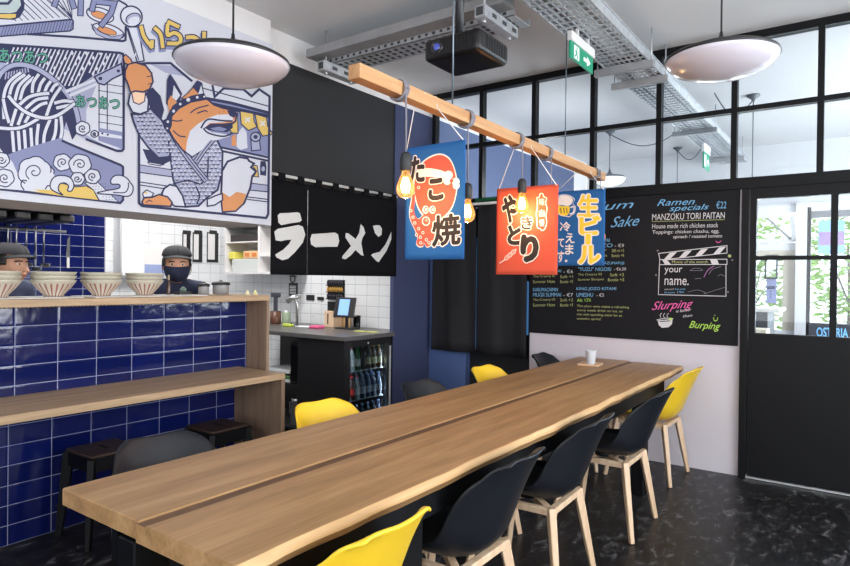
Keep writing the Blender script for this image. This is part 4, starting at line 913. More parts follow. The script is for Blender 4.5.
# ================================================================== cable trays and projector
def wire_tray(m, x0, x1, y0, y1, z, h, along, r=.0028, n=7, step=.075):
    if along == 'Y':
        for i in range(n): x = x0+(x1-x0)*i/(n-1); m.bar((x, y0, z), (x, y1, z), r*2, r*2, galv)
        for x in (x0, x1):
            for dz in (h*.5, h): m.bar((x, y0, z+dz), (x, y1, z+dz), r*2, r*2, galv)
        k = y0
        while k < y1:
            m.bar((x0, k, z-.004), (x1, k, z-.004), r*2, r*2, galv)
            for x in (x0, x1): m.bar((x, k, z-.004), (x, k, z+h), r*2, r*2, galv)
            k += step
tr = thing('cable_tray', 'galvanised wire mesh cable tray running along the ceiling through the glass partition', 'cable tray', (-1.44, 5, 2.92))
m = MB(); wire_tray(m, -1.55, -1.25, 1.6, 8.8, 2.91, .06, 'Y', .0045, 9, .075)
for x in (-1.554, -1.246): m.box((x-.003, 1.6, 2.905), (x+.003, 8.8, 2.965), galv); m.box((x-.012 if x < -1.4 else x-.003, 1.6, 2.962), (x+.003 if x < -1.4 else x+.012, 8.8, 2.968), galv)
m.build('wire_mesh', tr, True)
m = MB()
for (y, hz) in ((2.15, 2.87), (4.37, 2.87), (4.74, 2.87), (6.6, 2.87), (8.25, 2.87)):
    x0, x1 = -1.62, -1.20
    m.box((x0, y-.02, hz-.022), (x1, y+.02, hz+.026), galvd, .002)
    for x in (x0+.02, x1-.02): m.cyl((x, y, hz+.02), (x, y, CE), .005, galv, 8)
    m.build('support_rail', tr, True); m = MB()
m = MB(); m.box((-1.34, 1.6, 2.914), (-1.30, 8.8, 2.94), galvd); m.box((-1.47, 1.6, 2.914), (-1.44, 8.8, 2.93), mat('grey_cables', (120, 122, 126), .6)); m.build('cables', tr, True)
dt = thing('cable_duct', 'perforated zinc cable duct on the ceiling above the projector', 'cable duct', (-2.5, 3.25, 2.9))
m = MB(); m.box((-3.26, 3.08, 2.935), (-1.67, 3.20, 2.995), galvd, .003)
m.box((-3.23, 3.20, 2.900), (-1.67, 3.40, 2.905), galv); m.box((-3.23, 3.20, 2.900), (-1.67, 3.204, 2.945), galv); m.box((-3.23, 3.396, 2.900), (-1.67, 3.40, 2.945), galv); m.build('channel', dt, True)
m = MB()
hole = mat('duct_slot_dark', (66, 68, 70), .8)
for k in range(27):
    x = -3.2+k*.056
    for y in (3.245, 3.30, 3.355): m.box((x, y-.016, 2.8975), (x+.022, y+.016, 2.9003), hole)
    m.box((x, 3.1985, 2.915), (x+.022, 3.2003, 2.932), hole)
m.build('perforation', dt, True)['kind'] = 'stuff'
m = MB()
for x, ya, yb in ((-3.13, 3.10, 3.46), (-1.76, 2.96, 3.36)):
    m.box((x-.035, ya, 2.826), (x+.035, yb, 2.895), galv, .003); m.box((x-.022, ya-.001, 2.838), (x+.022, ya+.002, 2.884), hole)
    for y in (ya+.05, yb-.05):
        m.cyl((x, y, 2.89), (x, y, CE), .006, galv, 8); m.cyl((x, y, 2.81), (x, y, 2.83), .012, galv, 6)
    for y in (ya+.08, ya+.2, ya+.32): m.box((x+.034, y, 2.848), (x+.0358, y+.05, 2.872), hole)
    m.build('bracket', dt, True); m = MB()
pj = thing('projector', 'black projector hung from the ceiling on a short pole above the beam', 'projector', (-1.57, 2.58, 2.46))
pjm = mat('projector_black', (11, 11, 13), .38, var=.1, scale=12)
m = MB(); m.box((-1.735, 2.40, 2.408), (-1.425, 2.68, 2.512), pjm, .026, seg=3); m.build('body', pj, True)
m = MB(); ry = Matrix.Rotation(pi/2, 3, 'X'); m.lathe([(0, 0), (.022, .0), (.026, .004), (.031, .004), (.031, -.03)], mat('lens_ring', (36, 38, 44), .3), (-1.655, 2.393, 2.462), 24, ry); m.sph((-1.655, 2.396, 2.462), .020, mat('projector_lens', (60, 80, 190), .05, spec=1, coat=1), .006, .020); m.build('lens', pj, True)
m = MB()
for k in range(8): m.box((-1.4262, 2.46+.024*k, 2.43), (-1.4235, 2.472+.024*k, 2.49), mat('vent_black', (10, 10, 12), .8))
m.build('side_vent', pj, True); m = MB()
for k in range(6): m.box((-1.58+.02*k, 2.3985, 2.43), (-1.57+.02*k, 2.401, 2.49), mat('vent_black', (10, 10, 12), .8))
m.build('front_vent', pj, True)
m = MB(); m.cyl((-1.635, 2.56, 2.51), (-1.635, 2.56, CE), .022, lampb, 16); m.cyl((-1.635, 2.56, CE-.012), (-1.635, 2.56, CE), .06, lampb, 20); m.box((-1.69, 2.50, 2.508), (-1.58, 2.62, 2.52), lampb, .003); m.build('ceiling_mount', pj, True)

# exit signs
exg = mat('exit_green', (24, 140, 104), .4, emit=(24, 140, 104), es=.25); exw = mat('exit_white', (238, 242, 240), .4, emit=(238, 242, 240), es=.35)
SX = -1.45
ex = thing('exit_sign', 'green emergency exit sign with running man and arrow under the cable tray', 'sign', (SX, 3.69, 2.76))
MB().box((SX-.012, 3.505, 2.706), (SX, 3.875, 2.808), exg, .001).build('plate', ex, True)
m = MB(); m.box((SX-.022, 3.50, 2.808), (SX+.010, 3.885, 2.865), white, .003); m.box((SX-.01, 3.6, 2.86), (SX+.004, 3.62, 2.91), white); m.box((SX-.01, 3.78, 2.86), (SX+.004, 3.80, 2.91), white); m.build('housing', ex, True)
a = Art(lambda u, v: Vector((SX, 3.505+u*.37, 2.706+v*.102)), (1, 0, 0))
a.fill([(.14, .12), (.36, .12), (.36, .90), (.14, .90)], exw)
a.ell(.27, .78, .030, .085, exg); a.stroke([(.25, .66), (.24, .46), (.20, .28), (.16, .22)], .045, exg); a.stroke([(.24, .46), (.29, .34), (.28, .16)], .045, exg); a.stroke([(.19, .52), (.22, .64), (.28, .60), (.31, .48)], .03, exg)
a.build('running_man_pictogram', ex); a = Art(lambda u, v: Vector((SX, 3.505+u*.37, 2.706+v*.102)), (1, 0, 0))
a.fill([(.56, .40), (.72, .40), (.72, .20), (.88, .51), (.72, .82), (.72, .62), (.56, .62)], exw); a.build('arrow', ex)
e2 = thing('exit_sign', 'small green exit sign far behind the glass under the cable tray', 'sign', (-1.45, 7.4, 2.76))
MB().box((-1.462, 7.25, 2.62), (-1.45, 7.55, 2.80), exg).build('plate', e2, True); MB().box((-1.468, 7.24, 2.80), (-1.444, 7.56, 2.895), white).build('housing', e2, True)
a = Art(lambda u, v: Vector((-1.45, 7.25+u*.3, 2.62+v*.18)), (1, 0, 0)); a.fill([(.1, .15), (.4, .15), (.4, .85), (.1, .85)], exw); a.build('running_man_pictogram', e2); a = Art(lambda u, v: Vector((-1.45, 7.25+u*.3, 2.62+v*.18)), (1, 0, 0)); a.fill([(.55, .4), (.72, .4), (.72, .2), (.9, .5), (.72, .8), (.72, .6), (.55, .6)], exw); a.build('arrow', e2)
e3 = thing('exit_sign', 'green strip exit sign over the curtained doorway', 'sign', (-2.77, W-.06, 2.08))
MB().box((-2.87, W-.062, 2.072), (-2.67, W-.037, 2.100), mat('dark_exit_green', (20, 84, 50), .4)).build('plate', e3, True)

# ================================================================== kitchen counter with bottle fridge
blkc = mat('black_cabinet', (20, 20, 23), .5); top = mat('dark_worktop', (92, 90, 90), .3, var=.1, scale=14)
kc = thing('kitchen_counter', 'black kitchen counter with dark worktop at the end of the hatch', 'counter', (-4, 4, 0))
m = MB(); m.box((-5.0, 3.64, .862), (-3.375, 4.286, .898), top, .003); m.box((-5.0, 4.28, .862), (-3.445, KY-.004, .898), top); m.build('worktop', kc, True)
m = MB(); m.box((-3.935, 3.66, 0), (-3.405, 3.70, .86), blkc); m.box((-3.425, 4.282, 0), (-3.405, 4.287, .86), blkc); m.box((-5.0, 4.40, 0), (-3.445, KY-.004, .86), blkc); m.box((-4.98, 3.66, 0), (-4.45, 3.70, .86), blkc); m.box((-4.45, 3.7, .05), (-3.94, 4.4, .07), blkc); m.box((-4.45, 3.7, .42), (-3.94, 4.4, .44), blkc); m.build('carcass', kc, True)
fr = thing('bottle_fridge', 'black glass door bottle fridge under the kitchen counter', 'fridge', (-3.65, 3.98, 0))
FX = -3.41
m = MB(); m.box((-3.93, 3.705, .03), (-3.90, 4.275, .855), blkc); m.box((-3.90, 3.705, .03), (FX-.03, 3.725, .855), blkc); m.box((-3.90, 4.255, .03), (FX-.03, 4.275, .855), blkc); m.box((-3.90, 3.725, .03), (FX-.03, 4.255, .06), blkc); m.box((-3.90, 3.725, .835), (FX-.03, 4.255, .855), blkc); m.build('body', fr, True)
m = MB(); m.box((FX-.028, 3.705, .03), (FX+.004, 3.735, .855), blkc, .002); m.box((FX-.028, 4.215, .03), (FX+.004, 4.275, .855), blkc, .002); m.box((FX-.028, 3.735, .80), (FX+.004, 4.215, .855), blkc, .002); m.box((FX-.028, 3.735, .03), (FX+.004, 4.215, .075), blkc, .002)
dr = m.build('door', fr, True)
MB().box((FX-.016, 3.735, .075), (FX-.012, 4.215, .80), glass('fridge_glass', (225, 235, 240), .8)).build('pane', dr, True)
MB().box((FX+.004, 4.238, .12), (FX+.022, 4.252, .78), galv, .003).build('handle', dr, True)
MB().cyl((FX+.004, 3.96, .825), (FX+.008, 3.96, .825), .009, galv, 12).build('lock', dr, True)
shm = mat('fridge_shelf', (176, 190, 204), .35, metal=.3)
for z in (.592, .350, .105): MB().box((-3.89, 3.73, z-.007), (FX-.04, 4.25, z), shm).build('shelf', fr, True)
for yy, sg_ in ((3.742, 1), (4.208, -1)):  # light strips added inside the door frame to brighten the bottles
    l = bpy.data.lights.new('fridge_fill_light', 'AREA'); l.energy = 3.2; l.size = .02; l.size_y = .68; l.shape = 'RECTANGLE'; l.color = (.90, .95, 1)
    lo = bpy.data.objects.new('fridge_fill_light', l); COL.objects.link(lo); lo.location = (FX-.035, yy, .44)
    lo.rotation_euler = Vector((-.75, sg_*.66, 0)).to_track_quat('-Z', 'Y').to_euler()
kinds = [('brown', (70, 40, 22), (226, 222, 214), (200, 60, 50)), ('clear', (170, 180, 180), (230, 228, 224), (214, 60, 66)), ('green', (40, 92, 50), (232, 232, 224), (60, 140, 70)), ('black', (24, 26, 26), (52, 52, 50), (190, 180, 150)), ('dark', (46, 36, 28), (216, 196, 150), (60, 50, 40)), ('amber', (96, 60, 26), (236, 226, 180), (220, 200, 120)), ('blue', (66, 88, 124), (196, 206, 222), (120, 150, 200)), ('cola', (52, 26, 20), (206, 50, 44), (200, 40, 40))]
def mk_bottle(kind, x, y, z, label, group):
    n, g, lb, cp = kind; t = thing('drink_bottle', label, 'bottle', (x, y, z), 0, group)
    MB().lathe([(0, 0), (.026, 0), (.028, .006), (.028, .115), (.024, .135), (.013, .165), (.011, .195), (0, .195)], mat('bottle_'+n, g, .12, spec=.7), seg=20).build('body', t)
    MB().lathe([(.0286, .040), (.0287, .098)], mat('label_'+n, lb, .6), seg=20).build('label', t)
    MB().lathe([(.0125, .186), (.013, .200), (0, .202)], mat('cap_'+n, cp, .4), seg=14).build('cap', t)
    return t
rows = [(.592, [1, 1, 2, 3, 4, 5, 5], 'top shelf'), (.350, [7, 7, 1, 6, 6, 6, 6], 'middle shelf'), (.105, [6, 6, 6, 6, 6, 6, 6], 'bottom shelf')]
ordn = ['first', 'second', 'third', 'fourth', 'fifth', 'sixth', 'seventh']
cn = {0: 'brown', 1: 'clear', 2: 'green', 3: 'black', 4: 'dark brown', 5: 'amber', 6: 'blue', 7: 'red labelled cola'}
for z, ks, nm in rows:
    for i, kd in enumerate(ks):
        y = 3.765+i*.0695
        mk_bottle(kinds[kd], -3.475, y, z+.001, f'{cn[kd]} bottle, {ordn[i]} in front row, {nm} of the fridge', 'bottles in the fridge')
        if z > .2: mk_bottle(kinds[(kd+i) % 6 if z > .5 else kd], -3.57, y+.02, z+.001, f'bottle directly behind the {ordn[i]} front bottle, {nm} of the fridge', 'bottles in the fridge')
# open niche: papers, small glass washer, steel jug
for i, (z, c, lb) in enumerate(((.441, (214, 220, 224), 'white paper tray lowest of the stack in the open counter niche'), (.475, (84, 120, 74), 'green paper tray in the middle of the stack in the counter niche'), (.52, (222, 226, 230), 'white paper tray topmost of the stack in the counter niche'))):
    o_ = MB().box((-4.44, 3.72, z), (-4.10, 4.05, z+.028), mat('tray_col_%d' % i, c, .5), .004).build('paper_tray'); tag(o_, lb, 'tray')
gw = thing('glass_washer', 'small black appliance with glossy door in the open counter niche', 'appliance', (-4.02, 3.9, .44))
MB().box((-4.085, 3.715, .441), (-3.945, 4.05, .80), blkc, .006).build('body', gw, True); MB().box((-4.075, 3.708, .47), (-3.955, 3.7145, .78), mat('glossy_black', (12, 12, 14), .08, coat=1)).build('door', gw, True)
jg = thing('steel_jug', 'shiny steel jug on the lower shelf of the counter niche', 'jug', (-4.08, 3.80, .071), pi)
MB().lathe([(0, 0), (.055, 0), (.06, .01), (.062, .12), (.05, .2), (.053, .23), (.048, .23), (.046, .2), (0, .19)], steel).build('body', jg); MB().tube([(.05, 0, .2), (.10, 0, .18), (.10, 0, .09), (.06, 0, .06)], .007, steel).build('handle', jg)
# things on the worktop
WZ = .898
tb2 = thing('tablet_till', 'black framed tablet till with lit blue screen on a stand by the tiled wall', 'tablet', (on_y(347, 310, 4.25).x, 4.25, WZ))
q = Vector((-4.03, 4.22, 1.098))
rm = Matrix.Rotation(radians(12), 3, 'X')
m = MB(); m.box((-.115, -.008, -.095), (.115, .008, .095), lampb, .006, rot=None); o_ = m.build('frame', tb2); o_.location = (0, -.03, .20); o_.rotation_euler = (radians(-14), 0, radians(8))
m = MB(); m.box((-.062, -.0096, -.075), (.052, -.0082, .075), emis('tablet_screen', (120, 160, 220), .9)); s_ = m.build('screen', o_)
m = MB(); m.box((-.012, -.01, 0), (.012, .01, .16), lampb); m.box((-.10, -.06, 0), (.10, .08, .012), lampb, .004); m.build('stand', tb2)
kb = thing('knife_block', 'pale wooden knife block with black handled knives on the worktop', 'knife block', (on_y(334, 315, 4.32).x, 4.32, WZ))
MB().box((-.07, -.06, 0), (.05, .06, .155), beech, .004).build('block', kb); MB().box((-.03, -.0615, .03), (-.015, -.0602, .13), blk).build('slot', kb)
m = MB()
for k_ in range(5): m.box((-.062+.024*k_, -.03, .155), (-.046+.024*k_, -.005, .245), blk, .003)
m.build('knives', kb)
o_ = MB().box((-.085, -.012, 0), (.085, .012, .165), mat('chopping_board', (206, 168, 122), .5), .004).build('chopping_board', loc=(on_y(344, 316, 4.40).x, 4.40, WZ)); tag(o_, 'small wooden chopping board leaning behind the tablet till', 'board')
o_ = MB().lathe([(0, 0), (.03, 0), (.032, .004), (.035, .12), (.033, .12), (.030, .006), (0, .006)], glass('tumbler_glass', (226, 236, 236), 1.0)).build('glass_tumbler', loc=(on_y(357, 316, 4.36).x, 4.36, WZ)); tag(o_, 'clear glass tumbler right of the tablet till', 'glass')
cr = thing('utensil_crock', 'brown utensil pot with a dark flat headed scraper, left on the worktop', 'pot', (on_y(275.5, 315, 4.20).x, 4.20, WZ))
MB().lathe([(0, 0), (.05, 0), (.055, .01), (.055, .13), (.05, .13), (.048, .012), (0, .012)], mat('brown_pot', (92, 58, 42), .4)).build('pot', cr); m = MB(); m.box((-.018, -.012, .02), (.018, .012, .29), mat('scraper_grey', (58, 62, 70), .5)); m.box((-.065, -.014, .27), (.065, .014, .315), mat('scraper_grey', (58, 62, 70), .5), .006); m.build('scraper', cr)
jr = thing('preserve_jar', 'glass jar with green pickles on the worktop by the utensil pot', 'jar', (on_y(286.5, 316, 4.28).x, 4.28, WZ))
MB().lathe([(0, 0), (.042, 0), (.044, .01), (.044, .11), (.036, .125), (0, .125)], mat('jar_green', (150, 166, 140), .15, spec=.7)).build('body', jr); MB().lathe([(.038, .123), (.038, .138), (0, .139)], galv).build('lid', jr)
ta = thing('kitchen_tap', 'chrome kitchen tap with angled head on the worktop', 'tap', (on_y(297, 315, 4.22).x, 4.22, WZ))
MB().tube([(0, 0, 0), (0, 0, .21), (-.01, -.01, .25), (-.03, -.03, .275)], .014, steel, 12).build('column', ta); m = MB(); m.tube([(.03, .02, .29), (-.03, -.03, .275), (-.075, -.07, .235)], .022, steel, 12, r2=.028); m.build('head', ta)
for (nm, cat_, x, y, sx, sy, sz, c, lb) in (('sponge', 'sponge', on_y(288, 325, 4.06).x, 4.06, .11, .05, .028, (190, 206, 84), 'lime green sponge on the worktop'), ('folded_cloth', 'cloth', on_y(317, 325, 4.1).x, 4.10, .12, .09, .026, (226, 96, 142), 'pink folded cloth on the worktop'), ('steel_dish', 'dish', on_y(306, 325, 4.12).x, 4.12, .18, .12, .01, (214, 216, 218), 'flat pale dish beside the pink cloth'), ('card_stack', 'cards', on_y(360, 329, 4.1).x, 4.1, .10, .06, .008, (206, 206, 120), 'yellow card left of the other card on the worktop'), ('card_stack', 'cards', on_y(372, 329, 4.12).x, 4.12, .10, .06, .008, (212, 208, 140), 'yellow card nearest the blue wall on the worktop')):
    o_ = MB().box((-sx/2, -sy/2, 0), (sx/2, sy/2, sz), mat('c_'+nm+lb[:6], c, .7), min(.008, sz*.4), seg=2).build(nm, loc=(x, y, WZ)); tag(o_, lb, cat_)
# things on the end wall
def wallplate(name, lb, cat_, px, m_, y=KY):
    (x0, y0), (x1, y1) = px; p = on_y(x0, y1, y); q = on_y(x1, y0, y); o_ = MB().box((p.x, y-.012, p.z), (q.x, y-.0005, q.z), m_, .001).build(name); tag(o_, lb, cat_); return p, q, o_
p, q, o_ = wallplate('notice_sign', 'tall black notice with white lines on the white tiles', 'sign', ((289.5, 283), (298, 295.6)), blk)
a = Art(lambda u, v: Vector((p.x+u*(q.x-p.x), KY-.012, p.z+v*(q.z-p.z))), (0, -1, 0))
for k_ in range(6): a.stroke([(.15, .15+.12*k_), (.85, .15+.12*k_)], .035, exw)
o2 = a.build('lines', None); o2.parent = o_
wallplate('notice_sign', 'small black plate on the white tiles, left of the tiny one', 'sign', ((307, 295), (314.6, 300)), blk); wallplate('notice_sign', 'tiny black plate on the white tiles beside the knife rack', 'sign', ((318, 297), (324, 300)), blk)
hk = thing('hook_emblem', 'black round hanging hook above the tall notice', 'hook', tuple(on_y(293.6, 279, KY)))
MB().tube([(.035*cos(t_), -.012, .035*sin(t_)) for t_ in (i*pi/8 for i in range(17))], .006, blk, 8).build('ring', hk); MB().bar((-.05, -.008, .03), (.05, -.008, .03), .012, .012, blk).build('bar', hk)
p, q, o_ = wallplate('spice_rack', 'black wall rack with rows of small dark bottles above the knife block', 'rack', ((328.4, 280), (345, 299.6)), blk)
m = MB()
for r_ in range(3):
    for k_ in range(7):
        x = p.x+.018+(q.x-p.x-.036)*k_/6; z = p.z+.014+r_*(q.z-p.z)/3
        m.lathe([(0, 0), (.012, 0), (.012, .035), (.006, .045), (.006, .052), (0, .052)], mat('spice_%d' % (r_ % 2), ((196, 150, 70), (52, 50, 58))[0 if r_ == 1 else 1], .4), (x, KY-.026, z), 8)
    m.box((p.x, KY-.042, p.z+.006+r_*(q.z-p.z)/3), (q.x, KY-.012, p.z+.013+r_*(q.z-p.z)/3), blk)
o2 = m.build('spice_bottles'); o2.parent = o_
o2['kind'] = 'stuff'
# open white shelf unit
su = thing('shelf_unit', 'white open wall shelf with boxes in the kitchen corner', 'shelf', (-5.0, KY, 1.42))
SF = KY-.30
def sx(px): return on_y(px, 250, SF).x
def sz(py): return on_y(240, py, SF).z
zb, zt = sz(272), sz(227); xa, xb, xc = sx(224.4), sx(258.6), sx(285)
m = MB(); m.box((xa, SF, zb-.02), (xc, KY-.003, zb), white); m.box((xa, SF, zt), (xc, KY-.003, zt+.02), white); m.box((xa, KY-.012, zb), (xc, KY-.003, zt), white)
for x in (xa+.012, xb, xc-.012): m.box((x-.012, SF, zb), (x+.012, KY-.012, zt), white)
m.build('carcass', su, True)
m = MB(); za = sz(241.5); zc = sz(255.5); m.box((xa+.02, SF+.01, za-.012), (xb-.012, KY-.012, za), white); m.box((xb+.012, SF+.01, zc-.012), (xc-.02, KY-.012, zc), white); m.build('shelf', su, True)
for (nm, lb, p0, p1, z0, hh, c) in (('folded_linen', 'dark folded linen on the upper shelf of the white wall unit', 228, 257, za, .075, (50, 44, 44)), ('snack_box', 'orange and cream box standing in the white wall unit', 241, 257.4, zb+.14, .08, (226, 186, 140)), ('note_card', 'yellow packet standing in the white wall unit, left of the orange box', 226.6, 233, zb+.14, .075, (226, 216, 96)), ('plastic_tub', 'wide clear plastic tub at the bottom of the white wall unit', 230, 257, zb, .138, (206, 210, 208)), ('file_box', 'blue topped carton on top of the white wall unit', 225, 240, zt+.02, .05, (120, 130, 190)), ('carton', 'pale carton on top of the white wall unit beside the blue one', 242, 262, zt+.02, .05, (216, 196, 180))):
    x0, x1 = sx(p0)+.01, sx(p1)-.01
    o_ = MB().box((x0, SF+.02, z0+.001), (x1, KY-.05, z0+hh), mat('c_'+nm, c, .6), .005).build(nm); tag(o_, lb, 'box')
    if nm == 'snack_box':
        for k_ in (.12, .58): o2 = MB().box((x0+(x1-x0)*k_, SF+.0185, z0+.02), (x0+(x1-x0)*(k_+.3), SF+.0198, z0+hh-.02), mat('snack_orange', (214, 128, 60), .6)).build('printed_window'); o2.parent = o_
# far kitchen wall: clipboards, column, dispenser, knife, hood with ladles
for i, (x0, x1, lb) in enumerate(((182, 190, 'clipboard half hidden behind the masked cook'), (192.4, 202, 'middle clipboard with white sheets on the kitchen wall'), (206.6, 218, 'right clipboard with white sheets on the kitchen wall'))):
    p = on_x(x0, 262, KX); q = on_x(x1, 233, KX); cl = thing('clipboard', lb, 'clipboard', (KX, (p.y+q.y)/2, p.z), 0, 'clipboards on the kitchen wall')
    MB().box((KX+.001, p.y, p.z), (KX+.01, q.y, q.z), lampb).build('board', cl, True); MB().box((KX+.0105, p.y+.008, p.z+.03), (KX+.013, q.y-.05, q.z-.015), white).build('paper', cl, True); MB().box((KX+.010, (p.y+q.y)/2-.05, q.z-.02), (KX+.02, (p.y+q.y)/2+.05, q.z+.025), lampb, .004).build('clip', cl, True)
p = on_x(121, 276, -5.95); q = on_x(144.5, 232, -5.95)
wc = thing('wall_cabinet', 'tall white cabinet on the white kitchen wall left of the paper towel dispenser', 'cabinet', (-6.02, (p.y+q.y)/2, p.z))
cbw = mat('cabinet_white', (236, 237, 239), .4)
MB().box((KX+.001, p.y, p.z), (-5.97, q.y, 2.75), cbw, .006, seg=2).build('body', wc, True); MB().box((-5.969, p.y+.004, p.z+.004), (-5.95, q.y-.004, 2.746), cbw, .005, seg=2).build('door', wc, True)
ds = thing('towel_dispenser', 'white paper towel dispenser with blue window behind the masked cook', 'dispenser', (-6.0, 3.72, 1.38))
p = on_x(142.6, 277, -5.97); q = on_x(166, 246.4, -5.97)
MB().box((KX+.001, p.y, p.z), (-5.97, q.y, q.z), white, .012, seg=3).build('body', ds, True); MB().box((-5.9695, p.y+.02, p.z+.01), (-5.966, q.y-.02, p.z+.13), mat('blue_window', (150, 164, 206), .3)).build('window', ds, True)
kn = thing('hanging_knife', 'long white handled knife on the blue kitchen tiles', 'knife', tuple(on_x(67.6, 268, KX)))
MB().box((.002, -.012, 0), (.014, .012, .10), white, .003).build('handle', kn); MB().prism([(-.018, .1), (.016, .1), (.016, .30), (-.006, .27)], .004, .008, steel, 'X').build('blade', kn)
HZ = .075
hd = thing('extractor_hood', 'black extractor hood with slatted filters and a rail over the stove', 'hood', (-5.6, 1.6, 1.74))
p = on_x(0, 232, -5.35); 
hz = 1.68
MB().prism([(-5.9+.0, 2.10), (-5.15, 2.10), (-5.15, 1.86), (-5.9, 1.80)], -1.0, on_x(75, 216, -5.15).y, lampb, 'Y').build('canopy', hd, True)
m = MB()
for k_ in range(13):
    y = on_x(68, 222, -5.2).y-k_*.16; m.box((-5.84, y-.055, 1.79), (-5.20, y+.055, 1.85), mat('filter_dark', (84, 84, 84), .35, metal=.6), .012)
m.build('filters', hd, True)
RZ = on_x(30, 229.5, -5.45).z
MB().cyl((-5.45, -.9, RZ), (-5.45, on_x(66, 229.5, -5.45).y, RZ), .012, steel, 10).build('rail', hd, True)
names = ['ladle nearest the blue tiles under the hood', 'second ladle from the right under the hood', 'third ladle from the right under the hood', 'fourth ladle from the right under the hood', 'fifth ladle from the right under the hood']
for i, px in enumerate((43.4, 35, 26, 16, 7.5)):
    pt = on_x(px, 224, -5.43); L0 = .27 if i % 2 == 0 else .30
    ld = thing('ladle', names[i], 'ladle', (-5.425, pt.y, RZ), 0, 'steel ladles hanging from the hood rail')
    MB().tube([(-.02, 0, .016), (.0, 0, .026), (.012, 0, .0), (0.004, 0, -.06), (0, 0, -L0)], .0065, steel, 8).build('handle', ld); m = MB(); m.lathe([(.036, .0), (.033, -.018), (.020, -.031), (0, -.035), (0, -.032), (.018, -.028), (.031, -.017), (.034, 0)], steel, (.033, 0, -L0), 20); m.build('bowl', ld)
kr = MB().box((KX+.002, FY+.1, 0), (-5.3, 2.95, .90), steel, .003).build('stove_bench'); tag(kr, 'stainless steel bench along the blue kitchen wall', 'bench')
# ================================================================== the two cooks
skin = mat('skin', (206, 156, 128), .55, spec=.35, var=.05, scale=14); hairm = mat('black_hair', (24, 21, 20), .6, var=.2, scale=60, stretch=(1, 1, .2))
shirtm = mat('navy_shirt', (38, 46, 72), .85, var=.08, scale=12); trous = mat('dark_trousers', (30, 30, 34), .85); capm = mat('charcoal_cap', (50, 50, 54), .85, var=.1, scale=20); maskm = mat('navy_mask', (30, 36, 62), .85); eyem = mat('dark_eye', (24, 18, 16), .25); eyew = mat('eye_white', (226, 222, 218), .3); shoem = mat('black_shoe', (20, 20, 22), .5); lipm = mat('lips', (168, 100, 88), .5)
def limbs(m, J, E, R, mt):
    """closed tapered elliptical limbs and joints along a skeleton; they are fused into one skin afterwards"""
    J = [Vector(j) for j in J]; R = [r if isinstance(r, tuple) else (r, r) for r in R]
    def frame(d):
        a = Vector((0, 1, 0)) if abs(d.y) < .85 else Vector((0, 0, 1)); a = (a-d*a.dot(d)).normalized(); return a, d.cross(a)
    for i, j in E:
        d = (J[j]-J[i]).normalized(); a, b = frame(d); n = 18; rings = []; L = (J[j]-J[i]).length
        for t in (0, .25, .5, .75, 1):
            w = R[i][0]+(R[j][0]-R[i][0])*t; h = R[i][1]+(R[j][1]-R[i][1])*t; p = J[i]+(J[j]-J[i])*t
            rings.append([m.b.verts.new(p+a*cos(2*pi*k/n)*w+b*sin(2*pi*k/n)*h) for k in range(n)])
        fs = [m.b.faces.new((p[k], p[(k+1) % n], q[(k+1) % n], q[k])) for p, q in zip(rings, rings[1:]) for k in range(n)]
        fs += [m.b.faces.new(rings[0][::-1]), m.b.faces.new(rings[-1])]; m._fin(fs, mt, True)
    for k, p in enumerate(J): m.sph(p, R[k][1], mt, R[k][0], min(R[k]), 18, 12)
def fuse(o, voxel, it, mt):
    md = o.modifiers.new('fuse', 'REMESH'); md.mode = 'VOXEL'; md.voxel_size = voxel; md.use_smooth_shade = True
    q = o.modifiers.new('soft', 'SMOOTH'); q.factor = .5; q.iterations = it
    bpy.context.view_layer.update(); ev = o.evaluated_get(bpy.context.evaluated_depsgraph_get()); me = bpy.data.meshes.new_from_object(ev); o.modifiers.clear(); o.data = me
    if not me.materials: me.materials.append(mt)
    bb = bmesh.new(); bb.from_mesh(me); left = set(bb.verts); best = set()
    while left:                                   # keep the one continuous outer skin
        st = [left.pop()]; isl = set(st)
        while st:
            v = st.pop()
            for e in v.link_edges:
                w_ = e.other_vert(v)
                if w_ in left: left.discard(w_); isl.add(w_); st.append(w_)
        if len(isl) > len(best): best = isl
    bmesh.ops.delete(bb, geom=[v for v in bb.verts if v not in best], context='VERTS'); bb.to_mesh(me); bb.free(); return o
